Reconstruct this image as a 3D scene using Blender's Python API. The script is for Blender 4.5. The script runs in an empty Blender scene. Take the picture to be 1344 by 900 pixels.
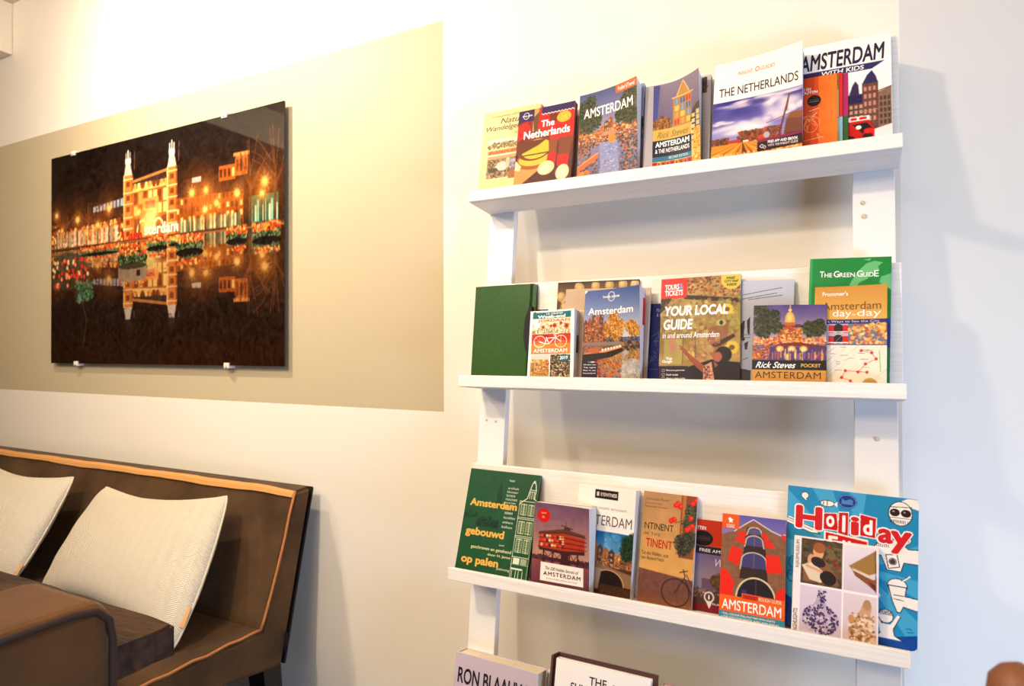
import bpy, bmesh, math, random
import numpy as np
from mathutils import Vector, Matrix

# ------------------------------------------------------------------ camera, world, lights, exposure
SC = bpy.context.scene
COL = SC.collection
FPX, YAW, PITCH, ROLL, DIST = 851.93, 0.4855, 0.0079, -0.0033, 1.30
FLOOR, CEIL = -1.17, 1.325            # heights are measured from the camera's eye level

cd = bpy.data.cameras.new('camera')
cam = bpy.data.objects.new('camera', cd)
COL.objects.link(cam)
cd.sensor_width = 36.0
cd.lens = 36.0 * FPX / 1344.0
cd.clip_start = 0.02
fw = Vector((-math.sin(YAW) * math.cos(PITCH), math.cos(YAW) * math.cos(PITCH), math.sin(PITCH)))
rt = Vector((math.cos(YAW), math.sin(YAW), 0))
up = rt.cross(fw)
r2 = rt * math.cos(ROLL) + up * math.sin(ROLL)
u2 = up * math.cos(ROLL) - rt * math.sin(ROLL)
cam.matrix_world = Matrix(((r2.x, u2.x, -fw.x, 0), (r2.y, u2.y, -fw.y, -DIST), (r2.z, u2.z, -fw.z, 0), (0, 0, 0, 1)))
cd.dof.use_dof = True
cd.dof.focus_distance = 1.25
cd.dof.aperture_fstop = 5.6
SC.camera = cam

w = bpy.data.worlds.new('world')
SC.world = w
w.use_nodes = True
w.node_tree.nodes['Background'].inputs[0].default_value = (1.0, 0.90, 0.78, 1)
w.node_tree.nodes['Background'].inputs[1].default_value = 0.30
SC.view_settings.view_transform = 'Standard'
SC.view_settings.look = 'None'
SC.view_settings.gamma = 1.0
SC.view_settings.use_curve_mapping = False
SC.view_settings.exposure = 0.52


def lamp(name, kind, loc, power, col, size=0.1, target=None, angle=None, blend=0.5, size_y=None):
    l = bpy.data.lights.new(name, kind)
    l.energy = power
    l.color = col
    if kind == 'AREA':
        l.size = size
        if size_y:
            l.shape = 'RECTANGLE'
            l.size_y = size_y
    else:
        l.shadow_soft_size = size
    if kind == 'SPOT':
        l.spot_size = math.radians(angle)
        l.spot_blend = blend
    o = bpy.data.objects.new(name, l)
    o.location = loc
    if target is not None:
        o.rotation_euler = (Vector(target) - Vector(loc)).to_track_quat('-Z', 'Y').to_euler()
    COL.objects.link(o)
    return o


WARM = (1.0, 0.80, 0.56)
lamp('wall_spot', 'SPOT', (-1.75, -0.75, 1.15), 56, (1.0, 0.91, 0.75), 0.03, (-1.65, 0.0, 0.80), 140, 1.0)
lamp('rack_lamp', 'POINT', (-0.95, -1.55, 1.02), 43, (1.0, 0.87, 0.71), 0.045)
lamp('bench_lamp', 'POINT', (-2.20, -1.75, 1.02), 26, (1.0, 0.85, 0.66), 0.05)
lamp('front_fill', 'AREA', (-0.3, -2.9, 1.28), 33, (1.0, 0.86, 0.70), 1.6, (-0.3, -0.6, -0.4), size_y=0.8)  # added warm fill behind the camera to soften shade, not a real fitting
lamp('right_fill', 'POINT', (1.5, -1.9, 1.10), 6, (1.0, 0.82, 0.60), 0.12)  # invented point light, added to warm and lift the angled right wall
lamp('window_daylight', 'AREA', (1.9, -1.55, -0.80), 42, (0.42, 0.63, 1.0), 0.9, (-0.7, 0.0, -0.75), size_y=0.6)

# ------------------------------------------------------------------ helpers


def srgb(c):
    c = np.asarray(c, float) / 255.0
    return np.where(c <= 0.04045, c / 12.92, ((c + 0.055) / 1.055) ** 2.4)


MATS = {}


def mat(name, col, rough=0.5, spec=0.5, **kw):
    """plain principled material; col is sRGB 0..255"""
    if name in MATS:
        return MATS[name]
    m = bpy.data.materials.new(name)
    m.use_nodes = True
    b = m.node_tree.nodes['Principled BSDF']
    l = srgb(col)
    b.inputs['Base Color'].default_value = (l[0], l[1], l[2], 1)
    b.inputs['Roughness'].default_value = rough
    b.inputs['Specular IOR Level'].default_value = spec
    for k, v in kw.items():
        b.inputs[k].default_value = v
    MATS[name] = m
    return m


def nodes(m):
    nt = m.node_tree
    return nt, nt.nodes, nt.links, nt.nodes['Principled BSDF']


def noise_mat(name, c0, c1, scale, rough=0.7, spec=0.3, bump=0.0, bscale=None, stretch=(1, 1, 1), detail=6, lo=0.3, hi=0.7, sheen=0.0):
    m = mat(name, c0, rough, spec)
    nt, N, L, b = nodes(m)
    tc = N.new('ShaderNodeTexCoord')
    mp = N.new('ShaderNodeMapping')
    mp.inputs['Scale'].default_value = stretch
    L.new(tc.outputs['Object'], mp.inputs['Vector'])
    nz = N.new('ShaderNodeTexNoise')
    nz.inputs['Scale'].default_value = scale
    nz.inputs['Detail'].default_value = detail
    L.new(mp.outputs[0], nz.inputs['Vector'])
    cr = N.new('ShaderNodeValToRGB')
    cr.color_ramp.elements[0].position = lo
    cr.color_ramp.elements[1].position = hi
    cr.color_ramp.elements[0].color = (*srgb(c0), 1)
    cr.color_ramp.elements[1].color = (*srgb(c1), 1)
    L.new(nz.outputs[0], cr.inputs[0])
    L.new(cr.outputs[0], b.inputs['Base Color'])
    if bump:
        n2 = N.new('ShaderNodeTexNoise')
        n2.inputs['Scale'].default_value = bscale or scale
        n2.inputs['Detail'].default_value = 4
        L.new(mp.outputs[0], n2.inputs['Vector'])
        bp = N.new('ShaderNodeBump')
        bp.inputs['Strength'].default_value = bump
        bp.inputs['Distance'].default_value = 0.002
        L.new(n2.outputs[0], bp.inputs['Height'])
        L.new(bp.outputs[0], b.inputs['Normal'])
    if sheen:
        b.inputs['Sheen Weight'].default_value = sheen
        b.inputs['Sheen Roughness'].default_value = 0.4
    return m


def link(name, mesh, parent=None, mats=()):
    o = bpy.data.objects.new(name, mesh)
    COL.objects.link(o)
    for m in mats:
        mesh.materials.append(m)
    if parent is not None:
        o.parent = parent
    return o


def obj(name, bm, m, parent=None, smooth=False):
    me = bpy.data.meshes.new(name)
    bmesh.ops.recalc_face_normals(bm, faces=bm.faces[:])
    bm.to_mesh(me)
    bm.free()
    if smooth:
        for p in me.polygons:
            p.use_smooth = True
    return link(name, me, parent, [m] if not isinstance(m, (list, tuple)) else m)


def empty(name, loc, label, cat, group=None):
    o = bpy.data.objects.new(name, None)
    o.empty_display_size = 0.05
    o.location = loc
    COL.objects.link(o)
    tag(o, label, cat, group)
    return o


def tag(o, label, cat, group=None):
    o['label'] = label
    o['category'] = cat
    if group:
        o['group'] = group
    return o


def structure(o):
    o['kind'] = 'structure'
    return o


def box(bm, a, b, bev=0.0, seg=2, M=None):
    """axis aligned box between corners a and b, optionally bevelled and transformed"""
    a, b = Vector(a), Vector(b)
    vs = [bm.verts.new((x, y, z)) for x in (a.x, b.x) for y in (a.y, b.y) for z in (a.z, b.z)]
    q = [(0, 1, 3, 2), (4, 6, 7, 5), (0, 4, 5, 1), (2, 3, 7, 6), (0, 2, 6, 4), (1, 5, 7, 3)]
    fs = [bm.faces.new([vs[i] for i in f]) for f in q]
    bmesh.ops.recalc_face_normals(bm, faces=fs)
    geo = vs
    if bev:
        es = list({e for f in fs for e in f.edges})
        r = bmesh.ops.bevel(bm, geom=es, offset=bev, segments=seg, affect='EDGES', profile=0.5, clamp_overlap=True)
        geo = list({v for f in r['faces'] for v in f.verts} | {v for v in vs if v.is_valid})
    if M is not None:
        bmesh.ops.transform(bm, matrix=M, verts=geo)
    return geo


def tube(bm, pts, r, seg=8, cap=True):
    """round tube along a list of points; r is a number or a list"""
    pts = [Vector(p) for p in pts]
    n = len(pts)
    rs = r if isinstance(r, (list, tuple)) else [r] * n
    rings = []
    prev = None
    for i, p in enumerate(pts):
        t = (pts[min(i + 1, n - 1)] - pts[max(i - 1, 0)]).normalized()
        a = prev if prev is not None else (Vector((0, 0, 1)) if abs(t.z) < 0.9 else Vector((1, 0, 0)))
        s = t.cross(a).normalized()
        a = s.cross(t).normalized()
        prev = a
        rings.append([bm.verts.new(p + (a * math.cos(2 * math.pi * k / seg) + s * math.sin(2 * math.pi * k / seg)) * rs[i]) for k in range(seg)])
    for i in range(n - 1):
        for k in range(seg):
            bm.faces.new((rings[i][k], rings[i][(k + 1) % seg], rings[i + 1][(k + 1) % seg], rings[i + 1][k]))
    if cap:
        bm.faces.new(rings[0][::-1])
        bm.faces.new(rings[-1])


def prism(bm, pts, x0, x1, axis='x'):
    """extrude a (y,z) outline along x"""
    A = [bm.verts.new((x0, p[0], p[1])) for p in pts]
    B = [bm.verts.new((x1, p[0], p[1])) for p in pts]
    n = len(pts)
    fs = [bm.faces.new(A), bm.faces.new(B[::-1])]
    for i in range(n):
        fs.append(bm.faces.new((A[i], B[i], B[(i + 1) % n], A[(i + 1) % n])))
    bmesh.ops.recalc_face_normals(bm, faces=fs)
    return fs


# ------------------------------------------------------------------ the room
M_WALL = mat('wall_paint', (236, 226, 210), 0.55, 0.35)
nt, N, L, b = nodes(M_WALL)
geo = N.new('ShaderNodeNewGeometry')
sep = N.new('ShaderNodeSeparateXYZ')
L.new(geo.outputs['Position'], sep.inputs[0])


def mnode(N, L, op, a, bb):
    n = N.new('ShaderNodeMath')
    n.operation = op
    for i, v in enumerate((a, bb)):
        if isinstance(v, (int, float)):
            n.inputs[i].default_value = v
        elif v is not None:
            L.new(v, n.inputs[i])
    return n.outputs[0]


band = mnode(N, L, 'MULTIPLY', mnode(N, L, 'LESS_THAN', sep.outputs[0], -0.8709),
             mnode(N, L, 'MULTIPLY', mnode(N, L, 'GREATER_THAN', sep.outputs[2], -0.152), mnode(N, L, 'LESS_THAN', sep.outputs[2], 0.7891)))
mix = N.new('ShaderNodeMix')
mix.data_type = 'RGBA'
mix.inputs[6].default_value = (*srgb((236, 226, 210)), 1)
mix.inputs[7].default_value = (*srgb((192, 175, 142)), 1)
L.new(band, mix.inputs[0])
L.new(mix.outputs[2], b.inputs['Base Color'])
nz = N.new('ShaderNodeTexNoise')
nz.inputs['Scale'].default_value = 260
bp = N.new('ShaderNodeBump')
bp.inputs['Strength'].default_value = 0.06
bp.inputs['Distance'].default_value = 0.001
L.new(nz.outputs[0], bp.inputs['Height'])
L.new(bp.outputs[0], b.inputs['Normal'])

CORNER = 0.0717
ANG = math.radians(29)
bm = bmesh.new()
box(bm, (-6.5, 0, FLOOR), (CORNER, 0.12, CEIL))
structure(obj('wall_back', bm, M_WALL))
bm = bmesh.new()
ex, ey = CORNER + 3.2 * math.cos(ANG), 3.2 * math.sin(ANG)
pl = [(CORNER, 0.0), (ex, ey), (ex, ey + 0.15), (CORNER, 0.12)]
A = [bm.verts.new((x, y, FLOOR)) for x, y in pl]
B = [bm.verts.new((x, y, CEIL)) for x, y in pl]
bm.faces.new(A)
bm.faces.new(B[::-1])
for i in range(4):
    bm.faces.new((A[i], A[(i + 1) % 4], B[(i + 1) % 4], B[i]))
structure(obj('wall_right', bm, M_WALL))
M_CEIL = mat('ceiling_paint', (214, 200, 178), 0.7, 0.2)
bm = bmesh.new()
box(bm, (-6.5, -5.2, CEIL), (4, 2.0, CEIL + 0.1))
structure(obj('ceiling', bm, M_CEIL))
M_FLOOR = noise_mat('floor_wood', (70, 46, 30), (104, 72, 48), 3, 0.4, 0.5, stretch=(1, 12, 1))
bm = bmesh.new()
box(bm, (-6.5, -5.2, FLOOR - 0.1), (4, 2.0, FLOOR))
structure(obj('floor', bm, M_FLOOR))
M_DARK = mat('dark_wall_paint', (74, 60, 48), 0.7, 0.2)
bm = bmesh.new()
box(bm, (-6.62, -5.2, FLOOR), (-6.5, 0.12, CEIL))
structure(obj('wall_left', bm, M_DARK))
bm = bmesh.new()
box(bm, (-6.5, -5.32, FLOOR), (4, -5.2, CEIL))
structure(obj('wall_front', bm, M_DARK))
bm = bmesh.new()
box(bm, (-3.5, -4.6, 1.1287), (-2.843, 0, CEIL), 0.004)
structure(obj('trim_1', bm, mat('beam_paint', (232, 218, 196), 0.6, 0.3)))

# ------------------------------------------------------------------ book rack
LEAN, YU = 0.1064, 0.1068
CA, SA, TA = math.cos(LEAN), math.sin(LEAN), math.tan(LEAN)
SHELF = {1: 0.2897, 2: -0.0858, 3: -0.4561, 4: -0.8270}
E_U = Vector((0, SA, CA))
E_N = Vector((0, -CA, SA))


def rk(k, X, s, n):
    z = SHELF[k]
    return Vector((X, -YU + TA * z, z)) + E_U * s + E_N * n


def rack_matrix(k, origin=Vector((0, 0, 0))):
    """local x along the rack, y out of the rack, z up the leaning rack"""
    o = rk(k, 0, 0, 0) - origin
    return Matrix(((1, 0, 0, o.x), (0, E_N.y, E_U.y, o.y), (0, E_N.z, E_U.z, o.z), (0, 0, 0, 1)))


M_RACK = mat('white_stained_wood', (238, 229, 219), 0.5, 0.35)
nt, N, L, b = nodes(M_RACK)
tc = N.new('ShaderNodeTexCoord')
mp = N.new('ShaderNodeMapping')
mp.inputs['Scale'].default_value = (1.2, 50, 50)
L.new(tc.outputs['Object'], mp.inputs[0])
nz = N.new('ShaderNodeTexNoise')
nz.inputs['Scale'].default_value = 5
nz.inputs['Detail'].default_value = 5
nz.inputs['Distortion'].default_value = 0.4
L.new(mp.outputs[0], nz.inputs['Vector'])
cr = N.new('ShaderNodeValToRGB')
cr.color_ramp.elements[0].color = (*srgb((234, 224, 213)), 1)
cr.color_ramp.elements[1].color = (*srgb((243, 236, 228)), 1)
cr.color_ramp.elements[0].position = 0.32
cr.color_ramp.elements[1].position = 0.62
L.new(nz.outputs[0], cr.inputs[0])
L.new(cr.outputs[0], b.inputs['Base Color'])
bp = N.new('ShaderNodeBump')
bp.inputs['Strength'].default_value = 0.25
bp.inputs['Distance'].default_value = 0.0008
L.new(nz.outputs[0], bp.inputs['Height'])
L.new(bp.outputs[0], b.inputs['Normal'])
M_UPR = mat('white_painted_upright', (240, 233, 224), 0.45, 0.4)
M_KNOT = mat('wood_knot', (214, 196, 166), 0.6, 0.3)

RACK = empty('book_rack', (-0.316, -0.24, FLOOR), 'white wooden ladder rack of four ledges full of books against the wall', 'bookshelf')
RO = Vector(RACK.location)
top_len = (SHELF[1] - FLOOR) / CA + 0.205
for xa, xb in ((-0.7003, -0.6388), (-0.0015, 0.0600)):
    bm = bmesh.new()
    zf = (FLOOR - SHELF[1]) / CA
    box(bm, (xa, -0.019, zf + 0.004), (xb, -0.0004, 0.213), 0.0015, 2, rack_matrix(1, RO))
    obj('upright', bm, M_UPR, RACK)
XL, XR = -0.6987, 0.0665
for k in (1, 2, 3, 4):
    M = rack_matrix(k, RO)
    bm = bmesh.new()
    box(bm, (-0.7005, 0.0, 0.0115), (0.0665, 0.018, 0.2185), 0.0015, 2, M)
    obj('back_board', bm, M_RACK, RACK)
    bm = bmesh.new()
    box(bm, (XL, 0.0002, 0.0), (XR, 0.0832, 0.011), 0.0008, 1, M)
    led = obj('ledge', bm, M_RACK, RACK)
    bm = bmesh.new()
    box(bm, (XL, 0.0833, 0.0), (XR, 0.0922, 0.0232), 0.0015, 2, M)
    lip = obj('front_lip', bm, M_RACK, led)
# screw caps and knots on the uprights
for k, X, s, r in ((1, 0.014, -0.052, 0.0042), (1, 0.016, -0.075, 0.0046), (2, -0.682, -0.064, 0.0028), (2, -0.660, -0.066, 0.0032), (2, 0.030, -0.06, 0.004)):
    bm = bmesh.new()
    bmesh.ops.create_cone(bm, cap_ends=True, segments=18, radius1=r, radius2=r * 0.8, depth=0.0022,
                          matrix=Matrix.Translation(rk(k, X, s, 0.0002) - RO) @ E_N.to_track_quat('Z', 'Y').to_matrix().to_4x4())
    obj('screw_cap', bm, M_KNOT, RACK, True)

# ------------------------------------------------------------------ printed covers: a small painter


class Art:
    """paints a printed cover; x runs 0..1 to the right, y runs 0..1 downwards"""

    def __init__(s, w, h, bg, cell=0.00085, ss=2, seed=1):
        s.w, s.h = w, h
        s.nx, s.ny = max(8, int(w / cell)), max(8, int(h / cell))
        s.ss = ss
        s.ink = 1.22
        s.W, s.H = s.nx * ss, s.ny * ss
        s.a = np.zeros((s.H, s.W, 3)) + np.array(bg, float)
        s.X = (np.arange(s.W) + 0.5) / s.W
        s.Y = (np.arange(s.H) + 0.5) / s.H
        s.r = np.random.RandomState(seed)
        s.asp = h / w

    def sub(s, x0, y0, x1, y1):
        i0, i1 = max(0, int(x0 * s.W)), min(s.W, int(math.ceil(x1 * s.W)))
        j0, j1 = max(0, int(y0 * s.H)), min(s.H, int(math.ceil(y1 * s.H)))
        if i1 <= i0 or j1 <= j0:
            return None
        return slice(j0, j1), slice(i0, i1), s.X[None, i0:i1], s.Y[j0:j1, None]

    def put(s, js, is_, mask, c, al=1.0):
        t = s.a[js, is_]
        m = (mask * al)[..., None]
        s.a[js, is_] = t * (1 - m) + np.array(c, float) * m
        return s

    def rect(s, x0, y0, x1, y1, c, al=1.0):
        q = s.sub(x0, y0, x1, y1)
        if q:
            s.put(q[0], q[1], np.ones((q[3].shape[0], q[2].shape[1])), c, al)
        return s

    def grad(s, x0, y0, x1, y1, c0, c1, al=1.0, hor=False):
        q = s.sub(x0, y0, x1, y1)
        if q:
            t = ((q[2] - x0) / (x1 - x0) + 0 * q[3]) if hor else ((q[3] - y0) / (y1 - y0) + 0 * q[2])
            c = np.array(c0, float) * (1 - t[..., None]) + np.array(c1, float) * t[..., None]
            s.a[q[0], q[1]] = s.a[q[0], q[1]] * (1 - al) + c * al
        return s

    def ell(s, cx, cy, rx, ry, c, al=1.0, rot=0.0, soft=0.0):
        m = max(rx, ry * s.asp) * (1.2 + soft) if rot else None
        ex, ey_ = (m, m / s.asp) if rot else (rx * (1 + soft), ry * (1 + soft))
        q = s.sub(cx - ex, cy - ey_, cx + ex, cy + ey_)
        if q:
            dx, dy = (q[2] - cx), (q[3] - cy) * s.asp
            if rot:
                dx, dy = dx * math.cos(rot) + dy * math.sin(rot), -dx * math.sin(rot) + dy * math.cos(rot)
            d = np.sqrt((dx / rx) ** 2 + (dy / (ry * s.asp)) ** 2)
            mk = np.clip((1 + soft - d) / (2 * soft), 0, 1) if soft else (d < 1).astype(float)
            s.put(q[0], q[1], mk, c, al)
        return s

    def poly(s, pts, c, al=1.0):
        xs, ys = [p[0] for p in pts], [p[1] for p in pts]
        q = s.sub(min(xs), min(ys), max(xs), max(ys))
        if q:
            x, y = q[2] + 0 * q[3], q[3] + 0 * q[2]
            ins = np.zeros(x.shape, bool)
            n = len(pts)
            for i in range(n):
                (xa, ya), (xb, yb) = pts[i], pts[(i + 1) % n]
                if ya == yb:
                    continue
                ins ^= ((ya > y) != (yb > y)) & (x < (xb - xa) * (y - ya) / (yb - ya) + xa)
            s.put(q[0], q[1], ins.astype(float), c, al)
        return s

    def line(s, pts, wd, c, al=1.0):
        for (xa, ya), (xb, yb) in zip(pts[:-1], pts[1:]):
            q = s.sub(min(xa, xb) - wd, min(ya, yb) - wd / s.asp, max(xa, xb) + wd, max(ya, yb) + wd / s.asp)
            if not q:
                continue
            px, py = q[2] - xa, (q[3] - ya) * s.asp
            dx, dy = xb - xa, (yb - ya) * s.asp
            t = np.clip((px * dx + py * dy) / (dx * dx + dy * dy + 1e-12), 0, 1)
            d = np.hypot(px - t * dx, py - t * dy)
            s.put(q[0], q[1], (d < wd / 2).astype(float), c, al)
        return s

    def ring(s, cx, cy, rx, ry, wd, c, a0=0, a1=360, n=28):
        s.line([(cx + rx * math.cos(math.radians(a0 + (a1 - a0) * i / n)), cy + ry * math.sin(math.radians(a0 + (a1 - a0) * i / n))) for i in range(n + 1)], wd, c)
        return s

    def blobs(s, x0, y0, x1, y1, n, r0, r1, cols, al=0.9, flat=1.0):
        for _ in range(int(n * 2.2)):
            r = s.r.uniform(r0, r1) * .62
            c = np.array(cols[s.r.randint(len(cols))]) + s.r.uniform(-14, 14)
            s.ell(s.r.uniform(x0, x1), s.r.uniform(y0, y1), r, r / s.asp * flat, c, al)
        return s

    def tree(s, cx, cy, rx, ry, n, cols, r0=0.012, r1=0.04):
        m = np.mean(cols, axis=0)
        lobes = [(s.r.uniform(0, 6.283), s.r.uniform(.35, .75), s.r.uniform(.30, .55)) for _ in range(9)]
        for la, lq, lr in lobes + [(0, 0, .6)]:
            s.ell(cx + rx * lq * math.cos(la), cy + ry * lq * math.sin(la), rx * lr, ry * lr, m + s.r.uniform(-14, 14), .7, soft=.3)
        for _ in range(n * 3):
            la, lq, lr = lobes[s.r.randint(9)]
            a, q = s.r.uniform(0, 6.283), math.sqrt(s.r.uniform(0, 1)) * lr * 1.15
            a, q = math.atan2(lq * math.sin(la) + q * math.sin(a), lq * math.cos(la) + q * math.cos(a)), math.hypot(lq * math.cos(la) + q * math.cos(a), lq * math.sin(la) + q * math.sin(a))
            r = s.r.uniform(r0, r1) * .5
            c = np.array(cols[s.r.randint(len(cols))]) + s.r.uniform(-12, 12)
            s.ell(cx + rx * q * math.cos(a), cy + ry * q * math.sin(a), r, r / s.asp, c, 0.9)
        return s

    def glow(s, cx, cy, r, c, al=1.0):
        s.ell(cx, cy, r, r / s.asp, c, 0.35 * al, soft=0.8)
        s.ell(cx, cy, r * 0.45, r * 0.45 / s.asp, np.minimum(np.array(c) + 60, 255), al, soft=0.5)
        return s

    def noise(s, amt, cells=40, x0=0, y0=0, x1=1, y1=1):
        q = s.sub(x0, y0, x1, y1)
        hh, ww = q[3].shape[0], q[2].shape[1]
        gy, gx = max(2, int(cells * s.asp * (y1 - y0) / (x1 - x0))), cells
        g = s.r.uniform(-1, 1, (gy + 2, gx + 2))
        yy, xx = np.linspace(0, gy, hh), np.linspace(0, gx, ww)
        iy, ix = yy.astype(int), xx.astype(int)
        fy, fx = (yy - iy)[:, None], (xx - ix)[None, :]
        v = (g[iy][:, ix] * (1 - fy) * (1 - fx) + g[iy + 1][:, ix] * fy * (1 - fx) + g[iy][:, ix + 1] * (1 - fy) * fx + g[iy + 1][:, ix + 1] * fy * fx)
        s.a[q[0], q[1]] = s.a[q[0], q[1]] + v[..., None] * amt
        return s

    def mirror(s, yl, y1, c, al=0.4):
        """paint a water reflection of what stands above yl into yl..y1"""
        j0, j1 = int(yl * s.H), min(s.H, int(y1 * s.H))
        n = j1 - j0
        src = s.a[max(0, j0 - n):j0][::-1]
        n = min(n, len(src))
        s.a[j0:j0 + n] = src[:n] * (1 - al) + np.array(c, float) * al
        return s

    def houses(s, x0, x1, yb, hts, cols, wins, win_c=(240, 200, 120), gable=0.04):
        n = len(hts)
        dw = (x1 - x0) / n
        for i, hgt in enumerate(hts):
            xa, xb = x0 + i * dw, x0 + (i + 1) * dw
            c = cols[i % len(cols)]
            s.rect(xa, yb - hgt, xb, yb, c)
            s.poly([(xa, yb - hgt + 0.001), ((xa + xb) / 2, yb - hgt - gable), (xb, yb - hgt + 0.001)], c)
            rows = max(2, int(hgt / wins))
            for rr in range(rows):
                for cc in range(3):
                    wx = xa + dw * (0.16 + 0.28 * cc)
                    wy = yb - hgt + (rr + 0.25) * hgt / rows
                    s.rect(wx, wy, wx + dw * 0.16, wy + hgt / rows * 0.5, np.array(win_c) * s.r.uniform(0.35, 1.0))
        return s

    def scrib(s, x0, y0, x1, y1, rows, c, wd=0.006, seed=0):
        """illegible small print: rows of short dashes"""
        for i in range(rows):
            y = y0 + (y1 - y0) * (i + 0.5) / rows
            x = x0
            while x < x1:
                l = s.r.uniform(0.02, 0.06)
                s.line([(x, y), (min(x1, x + l), y)], wd, c)
                x += l + 0.014
        return s

    def blur(s, n=1, x0=0, y0=0, x1=1, y1=1):
        q = s.sub(x0, y0, x1, y1)
        a = s.a[q[0], q[1]]
        for _ in range(n):
            p = np.pad(a, ((1, 1), (1, 1), (0, 0)), 'edge')
            a = (p[:-2, 1:-1] + p[2:, 1:-1] + p[1:-1, :-2] + p[1:-1, 2:] + 2 * p[1:-1, 1:-1]) / 6
        s.a[q[0], q[1]] = a
        return s

    def cells(s):
        a = np.clip(s.a, 0, 255).reshape(s.ny, s.ss, s.nx, s.ss, 3).mean(axis=(1, 3))
        # a little more ink: deeper darks, stronger colour
        g = a.mean(axis=2, keepdims=True)
        a = np.clip(g + (a - g) * 1.02, 0, 255)
        a = 255 * (a / 255) ** s.ink
        return srgb(a)


def print_mat(name, rough=0.38, spec=0.4, coat=0.0):
    if name in MATS:
        return MATS[name]
    m = mat(name, (255, 255, 255), rough, spec)
    nt, N, L, b = nodes(m)
    at = N.new('ShaderNodeAttribute')
    at.attribute_name = 'ink'
    L.new(at.outputs['Color'], b.inputs['Base Color'])
    b.inputs['Coat Weight'].default_value = coat
    b.inputs['Coat Roughness'].default_value = 0.05
    return m


M_PRINT = print_mat('printed_cover', 0.42, 0.22)
M_PAPER = mat('page_edges', (238, 232, 224), 0.8, 0.1)
nt, N, L, b = nodes(M_PAPER)
tc = N.new('ShaderNodeTexCoord')
mp = N.new('ShaderNodeMapping')
mp.inputs['Scale'].default_value = (0.0, 0.0, 2600)
L.new(tc.outputs['Object'], mp.inputs[0])
nz = N.new('ShaderNodeTexNoise')
nz.inputs['Scale'].default_value = 1.0
L.new(mp.outputs[0], nz.inputs['Vector'])
cr = N.new('ShaderNodeValToRGB')
cr.color_ramp.elements[0].color = (*srgb((204, 196, 188)), 1)
cr.color_ramp.elements[1].color = (*srgb((244, 240, 234)), 1)
L.new(nz.outputs[0], cr.inputs[0])
L.new(cr.outputs[0], b.inputs['Base Color'])


def ink(c):
    return mat('ink_%02x%02x%02x' % tuple(int(v) for v in c), c, 0.42, 0.22)


_TXT = {}


def text_mesh(body, bold, shear, space=1.0):
    """faces of a line of lettering, normalised to its own bounding box; heavier weights are struck several times"""
    key = (body, bold, shear, space)
    if key in _TXT:
        return _TXT[key]
    cu = bpy.data.curves.new('lettering_source', 'FONT')
    cu.body = body
    cu.shear = shear
    cu.space_character = space
    cu.resolution_u = 4
    o = bpy.data.objects.new('lettering_source', cu)
    COL.objects.link(o)
    bpy.context.view_layer.update()
    me = bpy.data.meshes.new_from_object(o.evaluated_get(bpy.context.evaluated_depsgraph_get()))
    v = np.array([x.co[:2] for x in me.vertices])
    t = [tuple(f.vertices) for f in me.polygons]
    bpy.data.objects.remove(o)
    bpy.data.meshes.remove(me)
    bpy.data.curves.remove(cu)
    z = np.zeros(len(v))
    if bold > 0.004:
        V, T, Z = [], [], []
        k = 8
        for i in range(k):
            T += [tuple(j + i * len(v) for j in f) for f in t]
            V.append(v + np.array([math.cos(6.2832 * i / k), math.sin(6.2832 * i / k)]) * bold)
            Z.append(z + i * 1.5e-5)
        v, t, z = np.concatenate(V), T, np.concatenate(Z)
    lo, hi = v.min(0), v.max(0)
    v = np.column_stack([(v - lo) / np.maximum(hi - lo, 1e-6), z])
    _TXT[key] = (v, t)
    return v, t


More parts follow.
